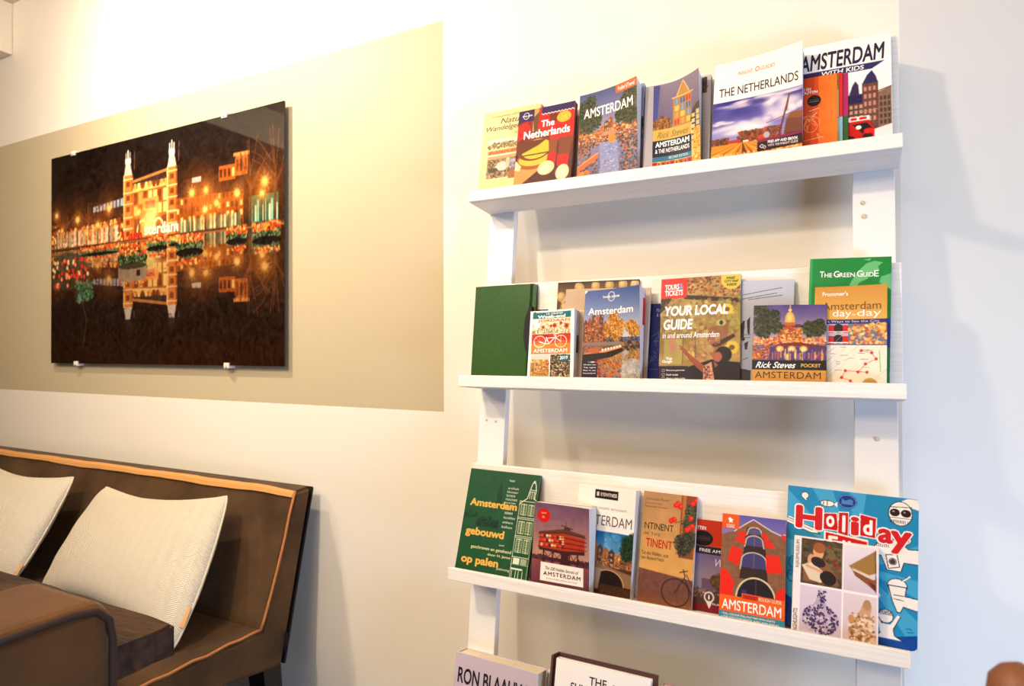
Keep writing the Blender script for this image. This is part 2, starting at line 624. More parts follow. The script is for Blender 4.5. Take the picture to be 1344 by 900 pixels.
class Book:
    """one book or leaflet standing on a ledge.
    x0,w,h metres; nt/nb distance of the cover's top/bottom in front of the rack; th thickness; roll radians; curl metres"""

    def __init__(s, name, cat, label, k, x0, w, h, nt, nb, th, roll, curl, group, bow=0.0):
        s.w, s.h, s.th, s.curl, s.bow = w, h, th, curl, bow
        sb = (nb - nt) / h
        cb = math.sqrt(1 - sb * sb)
        upv = E_U * cb - E_N * sb
        nrm = E_N * cb + E_U * sb
        ex = Vector((1, 0, 0)) * math.cos(roll) + upv * math.sin(roll)
        ey = -Vector((1, 0, 0)) * math.sin(roll) + upv * math.cos(roll)
        base = 0.0118
        dip = max(0.0, -w * math.sin(roll))
        s.h = h = h - dip
        o = rk(k, x0, base + dip, nb)
        s.root = bpy.data.objects.new(name, None)
        s.root.empty_display_size = 0.03
        COL.objects.link(s.root)
        s.root.matrix_world = Matrix(((ex.x, ey.x, nrm.x, o.x), (ex.y, ey.y, nrm.y, o.y), (ex.z, ey.z, nrm.z, o.z), (0, 0, 0, 1)))
        tag(s.root, label, cat, group)
        s.texts = []
        s.cover = None
        # the front lip hides the foot of the cover: the print is laid out on what stands above it
        s.vis = 1.0 - max(0.001, 0.0114 - dip + (0.0875 - nb) * {1: 0.27, 2: -0.05, 3: -0.38, 4: -1.0}[k]) / h

    def warp(s, U, V, d=0.0, k=1.0):
        """local position of a point at fractions U (right) and V (up) of the cover, d metres in front of it"""
        z = (s.curl * U ** 2 * V + s.bow * np.sin(np.pi * U)) * k + d
        return np.stack([U * s.w + 0 * V, V * s.h + 0 * U, z + 0 * U], -1)

    def build(s, art, spine=(230, 226, 220), back=None, hard=0.0, pages=True, round_c=0.0, cover_t=0.0007, page_mat=None, name='cover'):
        c = art.cells()
        ny, nx = c.shape[:2]
        # front: one quad per printed cell
        c = np.concatenate([c, c[-1:]])
        ny += 1
        U, V = np.meshgrid(np.linspace(0, 1, nx + 1), np.concatenate([[0.0], np.linspace(1 - s.vis, 1, ny)]))
        P = s.warp(U.ravel(), V.ravel())
        if round_c:
            # pull the two right-hand corners in
            for vy in (0.0, 1.0):
                cx, cy = s.w - round_c, (round_c if vy == 0 else s.h - round_c)
                inside = (P[:, 0] > cx) & ((P[:, 1] < cy) if vy == 0 else (P[:, 1] > cy))
                dx, dy = P[inside, 0] - cx, P[inside, 1] - cy
                m = np.maximum(np.abs(dx), np.abs(dy)) / np.maximum(np.hypot(dx, dy), 1e-9)
                P[inside, 0], P[inside, 1] = cx + dx * m, cy + dy * m
        nv = len(P)
        I = np.arange(nv).reshape(ny + 1, nx + 1)
        quads = np.stack([I[:-1, :-1], I[:-1, 1:], I[1:, 1:], I[1:, :-1]], -1).reshape(-1, 4)
        # rim and inner face
        rim = np.concatenate([I[0, :-1], I[:-1, -1], I[-1, :0:-1], I[:0:-1, 0]])
        R = P[rim].copy()
        R[:, 2] -= cover_t
        m = len(rim)
        ri = np.arange(nv, nv + m)
        rq = np.stack([rim, ri, np.roll(ri, -1), np.roll(rim, -1)], -1)
        verts = np.concatenate([P, R])
        faces = [tuple(f) for f in quads] + [tuple(f) for f in rq]
        mids = [0] * len(quads) + [1] * len(rq)
        nb_ = len(verts)
        extra = []
        # inner side of the cover as strips between the left and right rims
        g = 12
        UU, VV = np.meshgrid(np.linspace(0, 1, g + 1), np.linspace(0, 1, g + 1))
        Q = s.warp(UU.ravel() * 0.985 + 0.005, VV.ravel() * 0.99 + 0.005, -cover_t)
        J = np.arange(len(Q)).reshape(g + 1, g + 1) + nb_
        extra += [tuple(f) for f in np.stack([J[:-1, :-1], J[1:, :-1], J[1:, 1:], J[:-1, 1:]], -1).reshape(-1, 4)]
        verts = np.concatenate([verts, Q])
        faces += extra
        mids += [1] * len(extra)
        # spine and back board
        t, th = cover_t, s.th

        def slab(x0, y0, z0, x1, y1, z1):
            nonlocal verts, faces, mids
            n0 = len(verts)
            bb = np.array([(x, y, z) for x in (x0, x1) for y in (y0, y1) for z in (z0, z1)])
            verts = np.concatenate([verts, bb])
            for f in ((0, 1, 3, 2), (4, 6, 7, 5), (0, 4, 5, 1), (2, 3, 7, 6), (0, 2, 6, 4), (1, 5, 7, 3)):
                faces.append(tuple(n0 + i for i in f))
                mids.append(2)
        if pages:
            slab(-0.0002, 0, -th, t, s.h, -t * 0.6)
            slab(t, 0, -th, s.w, s.h, -th + t)
        s.raw = [verts, faces, mids]
        me = bpy.data.meshes.new(name)
        me.from_pydata(verts.tolist(), [], faces)
        colr = np.zeros((len(faces), 4, 4), np.float32)
        colr[..., 3] = 1
        colr[:len(quads), :, :3] = c[::-1].reshape(-1, 3)[:, None, :]
        at = me.color_attributes.new('ink', 'FLOAT_COLOR', 'CORNER')
        at.data.foreach_set('color', colr.ravel())
        me.polygons.foreach_set('material_index', mids)
        me.polygons.foreach_set('use_smooth', [i == 0 for i in mids])
        edge = mat('cover_edge', (232, 226, 218), 0.7, 0.2)
        sp = mat('cover_%02x%02x%02x' % tuple(int(v) for v in spine), spine, 0.45, 0.4)
        s.colr = colr
        s.cover = link(name, me, s.root, [M_PRINT, edge, sp])
        if pages:
            bm = bmesh.new()
            g = 8
            ins = 0.0025 if hard else 0.0004
            x1 = 1 - (0.003 if hard else 0.0006) / s.w
            u, v = np.meshgrid(np.linspace(t / s.w, x1, g + 1), np.linspace(ins / s.h, 1 - ins / s.h, g + 1))
            F = s.warp(u.ravel(), v.ravel(), -t * 1.3)
            Bk = np.stack([u.ravel() * s.w, v.ravel() * s.h, 0 * u.ravel() - th + t * 1.2], -1)
            a = [bm.verts.new(p) for p in F]
            bk = [bm.verts.new(p) for p in Bk]
            ix = lambda i, j: i * (g + 1) + j
            for i in range(g):
                for j in range(g):
                    bm.faces.new((a[ix(i, j)], a[ix(i, j + 1)], a[ix(i + 1, j + 1)], a[ix(i + 1, j)]))
                    bm.faces.new((bk[ix(i, j)], bk[ix(i + 1, j)], bk[ix(i + 1, j + 1)], bk[ix(i, j + 1)]))
            for i in range(g):
                for (p, q) in (((0, i), (0, i + 1)), ((g, i + 1), (g, i)), ((i + 1, 0), (i, 0)), ((i, g), (i + 1, g))):
                    bm.faces.new((a[ix(*q)], a[ix(*p)], bk[ix(*p)], bk[ix(*q)]))
            s.pages = obj('page_block', bm, page_mat or M_PAPER, s.root)
        return s

    def text(s, body, x0, y0, x1, y1, c, bold=0.0, shear=0.0, rot=0, space=1.0, slope=0.0):
        """lettering filling the box x0..x1, y0..y1 (y down) of the cover"""
        v, t = text_mesh(body, bold, shear, space)
        a, bb = v[:, 0], v[:, 1]
        if rot == 90:
            X, Y = x0 + bb_flip(bb) * (x1 - x0), y1 - a * (y1 - y0)
        else:
            X, Y = x0 + a * (x1 - x0), y1 - bb * (y1 - y0) + slope * a
        s.texts.append((s.warp(X, 1 - Y * s.vis, 0.0003 + v[:, 2]), t, tuple(c)))
        return s

    def letter(s):
        """all lettering of the cover as one mesh"""
        if not s.texts:
            return
        vs, fs, ms, cols = [], [], [], []
        n = 0
        for v, t, c in s.texts:
            if c not in cols:
                cols.append(c)
            vs.append(v)
            fs += [tuple(i + n for i in f) for f in t]
            ms += [cols.index(c)] * len(t)
            n += len(v)
        verts, faces, mids = s.raw
        k = len(verts)
        verts = np.concatenate([verts] + vs)
        faces = list(faces) + [tuple(i + k for i in f) for f in fs]
        old = s.cover.data
        me = bpy.data.meshes.new(old.name)
        me.from_pydata(verts.tolist(), [], faces)
        nl = len(me.loops)
        colr = np.ones((nl, 4), np.float32)
        colr[:len(s.raw[1]) * 4] = s.colr.reshape(-1, 4)
        me.color_attributes.new('ink', 'FLOAT_COLOR', 'CORNER').data.foreach_set('color', colr.ravel())
        me.polygons.foreach_set('material_index', list(mids) + [3 + m for m in ms])
        me.polygons.foreach_set('use_smooth', [i == 0 for i in mids] + [False] * len(ms))
        for m in list(old.materials) + [ink(c) for c in cols]:
            me.materials.append(m)
        s.cover.data = me
        bpy.data.meshes.remove(old)


def bb_flip(v):
    return 1 - v


G1, G2, G3, G4 = ('travel books on the top ledge', 'travel books on the second ledge', 'travel books on the third ledge', 'large books on the lowest ledge')

# ------------------------------------------------------------------ books on the top ledge
WHITE = (246, 242, 236)
BLACK = (24, 20, 22)
GREENS = [(52, 62, 34), (74, 82, 44), (96, 98, 60), (40, 46, 30)]
AUTUMN = [(196, 132, 40), (176, 104, 30), (214, 160, 66), (140, 84, 28)]
LIGHTS = [(236, 150, 60), (250, 190, 96), (214, 104, 40), (180, 70, 34)]

# pale yellow nature guide
B = Book('paperback', 'book', 'pale yellow walking guide with a deer photo, far left of the top ledge', 1, -0.7072, 0.1358, 0.2057, 0.030, 0.045, 0.010, 0.0, 0.0, G1)
A = Art(B.w, B.h, (224, 214, 164), seed=3)
A.noise(5, 8)
A.rect(.13, .36, .86, .86, (206, 170, 120))
A.grad(.13, .36, .86, .50, (244, 232, 214), (220, 196, 150))
A.blobs(.13, .40, .86, .47, 90, .012, .035, [(150, 136, 84), (176, 160, 110), (120, 110, 70)])
A.rect(.13, .50, .86, .56, (196, 124, 70)).blobs(.14, .51, .85, .56, 50, .008, .02, [(170, 100, 50), (220, 160, 100)])
A.rect(.13, .545, .86, .565, (238, 222, 200)).rect(.13, .60, .86, .86, (176, 150, 110))
A.blobs(.14, .61, .85, .84, 110, .012, .04, [(120, 96, 66), (210, 190, 160), (150, 120, 80), (90, 74, 52)])
A.ell(.40, .70, .10, .055, (216, 206, 190)).ell(.50, .66, .04, .06, (206, 190, 170)).ell(.24, .74, .09, .03, (96, 84, 60))
A.rect(.53, .62, .78, .74, (150, 140, 160)).blobs(.54, .63, .78, .74, 30, .01, .03, [(190, 180, 200), (110, 100, 110)])
A.rect(.52, .77, .86, .86, (176, 116, 70)).rect(.13, .84, .52, .87, (238, 214, 170))
B.build(A, spine=(110, 40, 30))
B.text('Complete Gids', .15, .055, .66, .085, (150, 126, 70), shear=.2)
B.text('Natuur', .31, .10, .80, .168, (92, 74, 44), shear=.25)
B.text('Wandelgebieden', .06, .185, .98, .265, (92, 74, 44), shear=.25)
B.text('in Nederland', .58, .285, .94, .315, (130, 108, 66), shear=.2)
B.letter()

# cheese and clogs
B = Book('paperback', 'book', 'red paperback with cheese wheels and wooden clogs on its cover', 1, -0.6119, 0.1256, 0.1857, 0.047, 0.062, 0.012, 0.0049, 0.0017, G1)
A = Art(B.w, B.h, (110, 50, 26), seed=5)
A.rect(0, .0, 1, .5, (128, 56, 24)).noise(16, 7)
A.poly([(0, .2), (.22, .12), (.26, .30), (0, .42)], (196, 40, 22)).poly([(.12, .1), (.28, .1), (.24, .25)], (150, 40, 20))
A.rect(.27, 0, .37, .30, (196, 160, 96)).poly([(.27, .12), (.37, .05), (.40, .3), (.3, .32)], (120, 80, 50))
A.poly([(.38, .0), (1, .0), (1, .50), (.80, .46), (.62, .47), (.55, .34), (.36, .34)], (208, 40, 20))
A.poly([(.55, .1), (.72, .08), (.7, .22), (.58, .2)], (130, 44, 22))
A.rect(.42, 0, 1, .085, (62, 38, 96))
A.line([(.42 + .03 * i, .085 + .016 * (i % 2)) for i in range(20)], .016, (236, 226, 214))
A.rect(0, 0, .28, .15, (70, 42, 96)).ell(.14, .075, .05, .042, (70, 42, 96))
A.ring(.14, .075, .05, .042, .012, WHITE)
A.ell(.82, .175, .125, .07, (204, 182, 60)).blobs(.73, .14, .92, .21, 14, .01, .02, [(180, 150, 40), (220, 200, 90)])
A.poly([(0, .86), (.45, .78), (1, .74), (1, 1), (0, 1)], (96, 40, 24)).noise(8, 26, 0, .74, 1, 1)
A.poly([(0, .74), (.30, .70), (.50, .78), (.12, .98), (0, 1)], (204, 160, 96))
A.ell(.31, .68, .30, .115, (176, 100, 34)).ell(.33, .665, .27, .085, (206, 190, 76))
A.ell(.34, .53, .32, .15, (140, 72, 26), rot=-.1).ell(.36, .535, .26, .125, (198, 190, 66), rot=-.12).poly([(0, .42), (.55, .42), (.4, .49), (.16, .56), (0, .6)], (120, 60, 26))
A.line([(.1, .605), (.58, .60)], .02, (110, 56, 24))
A.poly([(.58, .46), (.73, .44), (.72, .62), (.60, .64)], (150, 84, 44)).poly([(.77, .44), (1, .44), (.95, .66), (.76, .68)], (140, 74, 40))
A.poly([(.58, .62), (.73, .61), (.71, .78), (.56, .74)], (214, 34, 22)).poly([(.75, .66), (.95, .66), (.93, .84), (.75, .80)], (214, 34, 22))
A.ell(.56, .80, .15, .088, (222, 208, 160), rot=-.35).ell(.55, .815, .10, .05, (236, 226, 190), rot=-.35)
A.ell(.85, .885, .115, .10, (224, 212, 170), rot=.15).ell(.85, .90, .08, .06, (238, 230, 198))
A.poly([(-.04, .62), (.12, .74), (.08, .80), (0, .78)], (222, 206, 170)).rect(0, .58, .03, .66, (60, 34, 24))
A.blur(2)
B.build(A, spine=(90, 34, 22), page_mat=mat('stained_page_edges', (150, 84, 60), 0.8, 0.1))
B.text('lonely planet', .07, .062, .25, .094, WHITE, bold=.015)
B.text('The', .42, .175, .66, .265, WHITE, bold=.03)
B.text('Netherlands', .12, .285, .94, .39, WHITE, bold=.03)
B.letter()


def canal_scene(A, x0=0, x1=1, top=0.0, sky0=(96, 104, 150), sky1=(206, 190, 190), yl=.55):
    A.grad(x0, top, x1, yl, sky0, sky1)
    A.houses(x0, x1, yl, [A.r.uniform(.10, .2) for _ in range(9)], [(150, 84, 50), (196, 110, 60), (120, 66, 46), (176, 96, 60)], .06, (255, 214, 130))
    A.blobs(x0, yl - .13, x1, yl, 130, .006, .02, LIGHTS)
    A.mirror(yl, 1.0, (70, 66, 100), .45)


# canal with trees
B = Book('paperback', 'book', 'paperback with a tree-lined canal at dusk and orange corner tab, upright on the top ledge', 1, -0.4743, 0.1226, 0.1956, 0.045, 0.058, 0.012, 0.0247, 0.0247, G1)
A = Art(B.w, B.h, (110, 112, 150), seed=8)
A.grad(0, 0, 1, .5, (92, 98, 142), (176, 166, 186))
A.houses(.30, .80, .56, [.08, .12, .17, .2, .13, .09, .11], [(170, 90, 50), (200, 110, 56), (120, 70, 50)], .05, (255, 220, 150), .02)
A.houses(.80, 1, .55, [.26, .2, .16], [(150, 96, 64), (196, 180, 170)], .07, (250, 230, 200))
A.houses(0, .3, .6, [.2, .18, .14, .1], [(150, 86, 56), (190, 120, 70)], .06, (255, 214, 140))
A.rect(0, .55, 1, 1, (96, 92, 130)).mirror(.56, 1, (92, 92, 132), .35)
A.blobs(0, .48, 1, .60, 200, .006, .022, LIGHTS + [(250, 220, 170)])
A.blobs(0, .6, .34, .95, 120, .008, .03, [(92, 66, 60), (160, 96, 60), (70, 56, 66), (200, 130, 80)])
A.blobs(.72, .58, 1, .98, 150, .008, .03, [(80, 62, 58), (150, 90, 56), (210, 130, 70), (60, 52, 62)])
A.poly([(.36, .62), (.66, .62), (.70, 1), (.40, 1)], (150, 152, 186)).blobs(.38, .62, .70, 1, 80, .01, .035, [(170, 170, 200), (128, 130, 168), (196, 190, 210)], flat=.5)
A.ell(.57, .59, .06, .06, (240, 150, 70)).rect(.42, .50, .62, .545, (200, 150, 120))
A.tree(.20, .27, .24, .22, 240, GREENS + [(104, 92, 66)])
A.tree(.86, .27, .22, .24, 240, GREENS + [(110, 96, 60)])
A.tree(.70, .36, .09, .07, 50, GREENS)
A.poly([(0, .86), (.26, .74), (.36, .72), (.33, .80), (.08, .90), (0, .92)], (214, 116, 60)).line([(0, .86), (.35, .73)], .012, (250, 200, 140))
A.blobs(0, .92, .22, 1, 30, .02, .05, [(240, 140, 60), (210, 110, 60)])
A.rect(.63, 0, 1, .095, (226, 112, 44))
A.blur(2)
B.build(A, spine=(120, 92, 80))
B.text("Fodor'sTravel", .67, .025, .96, .075, WHITE, bold=.02)
B.text('AMSTERDAM', .085, .185, .93, .30, WHITE, bold=.018)
B.letter()

# lavender paperback behind it
B = Book('paperback', 'book', 'lavender paperback showing only its right edge behind the tree-lined canal cover', 1, -0.4635, 0.1122, 0.2034, 0.031, 0.041, 0.009, 0.0055, 0.0, G1)
A = Art(B.w, B.h, (150, 142, 186), seed=9)
A.grad(0, 0, 1, .4, (130, 150, 196), (160, 160, 196)).blobs(.5, .38, 1, .62, 60, .02, .06, [(40, 46, 40), (60, 62, 50)]).rect(.0, .62, 1, 1, (120, 106, 150))
B.build(A, spine=(140, 130, 170), page_mat=mat('lavender_page_edges', (206, 196, 214), 0.8, 0.1))

# tall gabled house, curled
B = Book('paperback', 'book', 'curled paperback with a tall gabled house above a dark blue title box', 1, -0.3247, 0.0878, 0.1872, 0.044, 0.062, 0.008, 0.0320, 0.0255, G1, bow=-.003)
A = Art(B.w, B.h, (140, 128, 150), seed=11)
A.grad(0, 0, 1, .5, (150, 134, 150), (120, 104, 130))
A.poly([(0, 0), (.14, 0), (.08, .5), (0, .55)], (92, 92, 150))
A.houses(0, .38, .55, [.08, .12, .15, .13, .1], [(130, 80, 50), (176, 110, 60)], .05, (250, 190, 90), .03)
A.blobs(0, .42, .38, .52, 70, .012, .03, [(150, 90, 50), (190, 130, 70), (110, 70, 50)])
A.rect(.42, .20, .82, .62, (186, 140, 80)).poly([(.42, .2), (.50, .19), (.60, .06), (.64, .03), (.68, .06), (.77, .19), (.84, .2)], (196, 146, 80))
A.line([(.40, .2), (.86, .2)], .02, (240, 214, 160)).line([(.50, .185), (.60, .07), (.64, .03), (.68, .07), (.78, .185)], .016, (240, 210, 150))
for r_ in range(5):
    for c_ in range(3):
        A.rect(.46 + .125 * c_, .225 + .08 * r_, .55 + .125 * c_, .285 + .08 * r_, [(120, 150, 186), (230, 150, 60), (90, 110, 150), (236, 190, 90), (210, 60, 40)][(r_ * 3 + c_ * 2) % 5])
        A.line([(.505 + .125 * c_, .225 + .08 * r_), (.505 + .125 * c_, .285 + .08 * r_)], .01, (230, 200, 150))
A.poly([(.80, .72), (.80, .50), (.86, .40), (.93, .36), (1, .34), (1, .75)], (84, 70, 56))
for r_ in range(6):
    A.rect(.83, .46 + .06 * r_, .89, .50 + .06 * r_, (220, 200, 150)).rect(.92, .43 + .06 * r_, .99, .48 + .06 * r_, (214, 190, 140))
A.rect(0, .80, 1, 1, (180, 90, 40))
for i in range(11):
    A.rect(.02 + i * .09, .78, .085 + i * .09, 1, [(200, 60, 40), (240, 190, 80), (190, 120, 50), (226, 140, 60)][i % 4])
    A.rect(.04 + i * .09, .86, .065 + i * .09, .91, (250, 230, 170)).rect(.04 + i * .09, .94, .065 + i * .09, .98, (120, 50, 30))
A.rect(.86, .62, 1, 1, (236, 176, 70)).blobs(.86, .62, 1, 1, 40, .012, .03, [(240, 200, 100), (214, 90, 40), (250, 220, 140)])
A.rect(0, .80, .82, .925, (70, 130, 160)).rect(0, .665, .82, .865, (36, 40, 62)).rect(0, .545, .82, .675, (214, 180, 96))
A.line([(0, .925), (.82, .925), (.82, .545)], .012, (238, 220, 180))
A.blur(2)
B.build(A, spine=(100, 96, 140))
B.text('Rick Steves', .09, .575, .76, .65, (150, 104, 40), shear=.45)
B.text('AMSTERDAM', .06, .69, .77, .755, WHITE, bold=.03)
B.text('& THE NETHERLANDS', .06, .775, .77, .825, WHITE, bold=.02)
B.text('SECOND EDITION', .34, .875, .74, .905, (200, 226, 236), bold=.02)
B.letter()

# light grey paperback behind
B = Book('paperback', 'book', 'light grey paperback with a dark corner photo half hidden behind the gabled house cover', 1, -0.3480, 0.1213, 0.1935, 0.034, 0.046, 0.009, 0.0027, 0.0, G1)
A = Art(B.w, B.h, (202, 194, 196), seed=13)
A.rect(.5, .02, .94, .20, (92, 76, 66)).blobs(.5, .03, .93, .2, 60, .02, .05, [(60, 48, 44), (120, 100, 84), (80, 70, 66)])
A.scrib(.55, .3, .93, .85, 16, (170, 160, 168), .008)
B.build(A, spine=(200, 192, 196))

# windmill
B = Book('paperback', 'book', 'large white-topped paperback with a windmill under a cloudy blue sky', 1, -0.2173, 0.1447, 0.2018, 0.050, 0.080, 0.010, 0.0008, 0.0204, G1)
A = Art(B.w, B.h, WHITE, seed=15)
A.grad(0, .42, 1, .86, (74, 66, 146), (176, 168, 210))
A.noise(22, 7, 0, .42, 1, .86)
for cx, cy, rx, ry in ((.78, .56, .20, .085), (.60, .475, .16, .05), (.30, .47, .22, .03), (.25, .72, .30, .05), (.72, .65, .13, .035), (.86, .44, .3, .02), (.45, .70, .2, .05), (.1, .64, .14, .02), (.95, .60, .1, .04)):
    for _ in range(26):
        a, q = A.r.uniform(0, 6.28), math.sqrt(A.r.uniform())
        A.ell(cx + rx * q * math.cos(a), cy + ry * q * math.sin(a), rx * .3, ry * .42, (246, 232, 232), .32, soft=.6)
A.ell(.52, .475, .1, .028, (60, 50, 130), .8, soft=.5).ell(.35, .56, .2, .05, (70, 64, 140), .6, soft=.7)
A.blobs(.0, .80, .2, .87, 60, .012, .03, [(120, 70, 40), (96, 62, 40), (150, 84, 50)])
A.blobs(.30, .755, .78, .86, 230, .010, .03, [(150, 70, 40), (190, 90, 50), (110, 62, 40), (128, 92, 60)])
A.rect(.18, .83, .33, .862, (190, 70, 40)).rect(.52, .815, .60, .85, (206, 80, 50)).rect(.36, .845, .42, .875, (240, 230, 220)).ell(.62, .825, .035, .03, (190, 180, 190))
A.rect(0, .865, 1, 1, (226, 150, 50))
for i in range(16):
    A.poly([(.36, .855), (-.3 + i * .11, 1.0), (-.262 + i * .11, 1.0)], (180, 100, 34) if i % 2 else (244, 184, 84))
A.poly([(.355, .855), (.35, 1), (.42, 1)], (110, 70, 40))
A.blobs(0, .96, 1, 1, 90, .008, .016, [(250, 214, 150), (240, 190, 110), (246, 232, 200)])
A.poly([(.80, .86), (.83, .72), (.86, .70), (1, .70), (1, .90), (.80, .90)], (130, 76, 56)).poly([(.82, .725), (.87, .655), (1, .65), (1, .72), (.86, .70)], (156, 96, 52)).rect(.84, .84, 1, .93, (70, 36, 40))
A.line([(.735, .91), (.86, .475)], .018, (110, 60, 56)).line([(.62, .71), (1.0, .63)], .010, (150, 100, 90)).poly([(.855, .47), (.865, .47), (.84, .62), (.80, .66)], (140, 84, 80))
A.poly([(.52, .875), (1, .845), (1, .955), (.52, .98)], (56, 26, 34)).poly([(.52, .868), (1, .838), (1, .862), (.52, .892)], (150, 40, 90))
A.ring(.57, .93, .022, .018, .009, WHITE, n=4).rect(.585, .93, .615, .957, (56, 26, 34)).ring(.60, .943, .016, .016, .008, WHITE, n=4)
A.blur(2)
B.build(A, spine=(70, 66, 130))
B.text('INSIGHT', .275, .125, .455, .165, (206, 130, 80), shear=.2)
B.text('GUIDES', .535, .125, .70, .165, (206, 130, 80), shear=.2)
B.text('O', .475, .115, .525, .168, (206, 120, 70), bold=.02)
B.text('THE NETHERLANDS', .065, .275, .955, .365, (56, 38, 40), bold=.006)
B.text('FREE APP AND EBOOK', .635, .885, .955, .912, WHITE, bold=.03, slope=.012 * .2)
B.text('WITH THIS INSIGHT GUIDE', .635, .922, .955, .945, (226, 200, 200), bold=.02)
B.letter()

# leaflets standing in front of the last book
B = Book('map_leaflet', 'leaflet', 'orange folded leaflet with a black oval and white line sketch on the top ledge', 1, -0.1204, 0.0982, 0.1487, 0.0440, 0.0640, 0.002, 0.0024, 0.0, G1)
A = Art(B.w, B.h, (206, 84, 30), seed=17)
A.grad(.72, 0, 1, 1, (226, 120, 44), (236, 140, 60), hor=True).noise(5, 8)
A.ell(.65, .34, .105, .08, (34, 20, 18)).scrib(.58, .315, .72, .365, 2, (150, 130, 120), .012)
for _ in range(13):
    x, y = A.r.uniform(.3, .72), A.r.uniform(.52, .92)
    A.line([(x, y)] + [(x + A.r.uniform(-.14, .14), y + A.r.uniform(-.1, .1)) for _ in range(3)], .007, (236, 170, 120))
A.ring(.58, .66, .16, .11, .008, (240, 180, 130), 180, 380).ring(.60, .70, .1, .08, .008, (240, 180, 130)).line([(.4, .9), (.80, .86)], .01, (240, 190, 150)).line([(.58, .48), (.72, .455)], .012, (246, 220, 200))
B.build(A, spine=(206, 84, 30), pages=False)
B.text('LAND EN', .36, .145, .60, .185, WHITE, bold=.01)
B.text('ROUTEN', .42, .195, .70, .235, WHITE, bold=.01)
B.letter()
for nm_, x1_, h_, nt_, nb_, cc, lab in (('map_leaflet', -.0205, .1480, .0415, .0615, ((206, 204, 160), (196, 210, 150), .18), 'pale green folded leaflet peeking out right beside the orange one'),
                                        ('map_leaflet', -.0145, .1510, .0393, .0592, ((214, 62, 34), (150, 190, 206), .62), 'thin red and blue leaflet edge between the pale green and magenta ones'),
                                        ('map_leaflet', -.0065, .1490, .0372, .0570, ((186, 56, 110), (70, 110, 70), .60), 'magenta and green leaflet edge, rightmost of the leaflets on the top ledge')):
    B = Book(nm_, 'leaflet', lab, 1, x1_ - .09, .09, h_, nt_, nb_, .0014, 0, 0, G1)
    A = Art(B.w, B.h, cc[0], seed=19)
    A.rect(0, cc[2] if cc[2] > .3 else 0, 1, 1, cc[1] if cc[2] > .3 else cc[0])
    if cc[2] < .3:
        A.rect(0, 0, 1, .22, (170, 160, 90)).line([(0, .62), (1, .62)], .02, (120, 120, 90)).blobs(.8, .05, 1, .2, 12, .01, .03, [(130, 120, 70)])
    B.build(A, spine=cc[0], pages=False)

# Amsterdam with a red car
B = Book('paperback', 'book', 'white paperback with a museum and red car, rightmost on the top ledge', 1, -0.0838, 0.1393, 0.2110, 0.0300, 0.0520, 0.011, -0.0007, 0.0, G1)
A = Art(B.w, B.h, WHITE, seed=21)
A.grad(0, .25, 1, 1, (250, 246, 242), (226, 218, 214))
A.poly([(.0, .265), (.93, .265), (.80, .325), (.0, .325)], (66, 54, 104)).grad(.75, .2, .95, .3, (150, 140, 170), (246, 242, 236), 0)
A.poly([(.60, .62), (.995, .52), (.995, .88), (.60, .90)], (150, 116, 96))
A.rect(.50, .55, .72, .92, (110, 70, 62)).rect(.70, .45, .86, .90, (122, 80, 70))
A.poly([(.70, .46), (.75, .38), (.80, .34), (.84, .40), (.86, .46)], (62, 54, 100)).poly([(.56, .56), (.60, .46), (.63, .42), (.66, .46), (.67, .56)], (70, 56, 90)).rect(.50, .555, .70, .63, (52, 44, 88))
for r_ in range(5):
    for c_ in range(4):
        A.rect(.52 + .05 * c_, .65 + .05 * r_, .55 + .05 * c_, .68 + .05 * r_, (196, 160, 140))
    for c_ in range(3):
        A.rect(.72 + .045 * c_, .49 + .07 * r_, .745 + .045 * c_, .53 + .07 * r_, (200, 150, 130))
        A.rect(.88 + .04 * c_, .60 + .055 * r_, .90 + .04 * c_, .635 + .055 * r_, (90, 70, 66))
A.line([(.86, .545), (1, .515)], .012, (90, 60, 56)).line([(.70, .72), (.86, .71)], .01, (190, 140, 120))
A.noise(8, 40, .5, .4, 1, .9)
A.poly([(.5, .95), (1, .86), (1, 1), (.5, 1)], (236, 226, 222))
A.poly([(.48, .84), (.60, .80), (.76, .80), (.82, .88), (.82, .96), (.48, .98)], (204, 26, 22)).poly([(.60, .83), (.74, .82), (.80, .88), (.70, .92)], (40, 26, 30)).rect(.50, .76, .77, .80, WHITE).rect(.58, .768, .64, .79, (214, 40, 34)).rect(.67, .768, .74, .79, (214, 40, 34))
A.ell(.66, .86, .03, .02, WHITE).ell(.75, .95, .05, .03, (60, 30, 36)).ell(.57, .96, .05, .03, (60, 30, 36)).ell(.76, .90, .05, .025, (220, 40, 30))
A.blur(2)
B.build(A, spine=(226, 220, 216))
B.text('AMSTERDAM', .03, .085, .935, .25, (44, 30, 60), bold=.022, shear=.12)
B.text('WITH KIDS', .27, .275, .72, .318, WHITE, bold=.02, shear=.1)
B.letter()

# ------------------------------------------------------------------ second ledge
# green notebook
B = Book('notebook', 'book', 'plain green hardback notebook with an elastic band, far left of the second ledge', 2, -0.7010, 0.1389, 0.2004, 0.034, 0.041, 0.013, 0.0151, -0.0060, G2)
A = Art(B.w, B.h, (60, 98, 40), seed=23, cell=.0015)
A.noise(4, 30)
B.build(A, spine=(50, 84, 36), round_c=.006, hard=True)
bm = bmesh.new()
v = np.linspace(0, 1, 14)
for u0, u1 in ((.905, .945),):
    a = B.warp(np.full(14, u0), v, .0006)
    c = B.warp(np.full(14, u1), v, .0006)
    va = [bm.verts.new(p) for p in a]
    vc = [bm.verts.new(p) for p in c]
    for i in range(13):
        bm.faces.new((va[i], vc[i], vc[i + 1], va[i + 1]))
r = bmesh.ops.solidify(bm, geom=bm.faces[:], thickness=.0006)
obj('elastic_band', bm, mat('elastic', (36, 70, 34), .7, .2), B.root)
bm = bmesh.new()
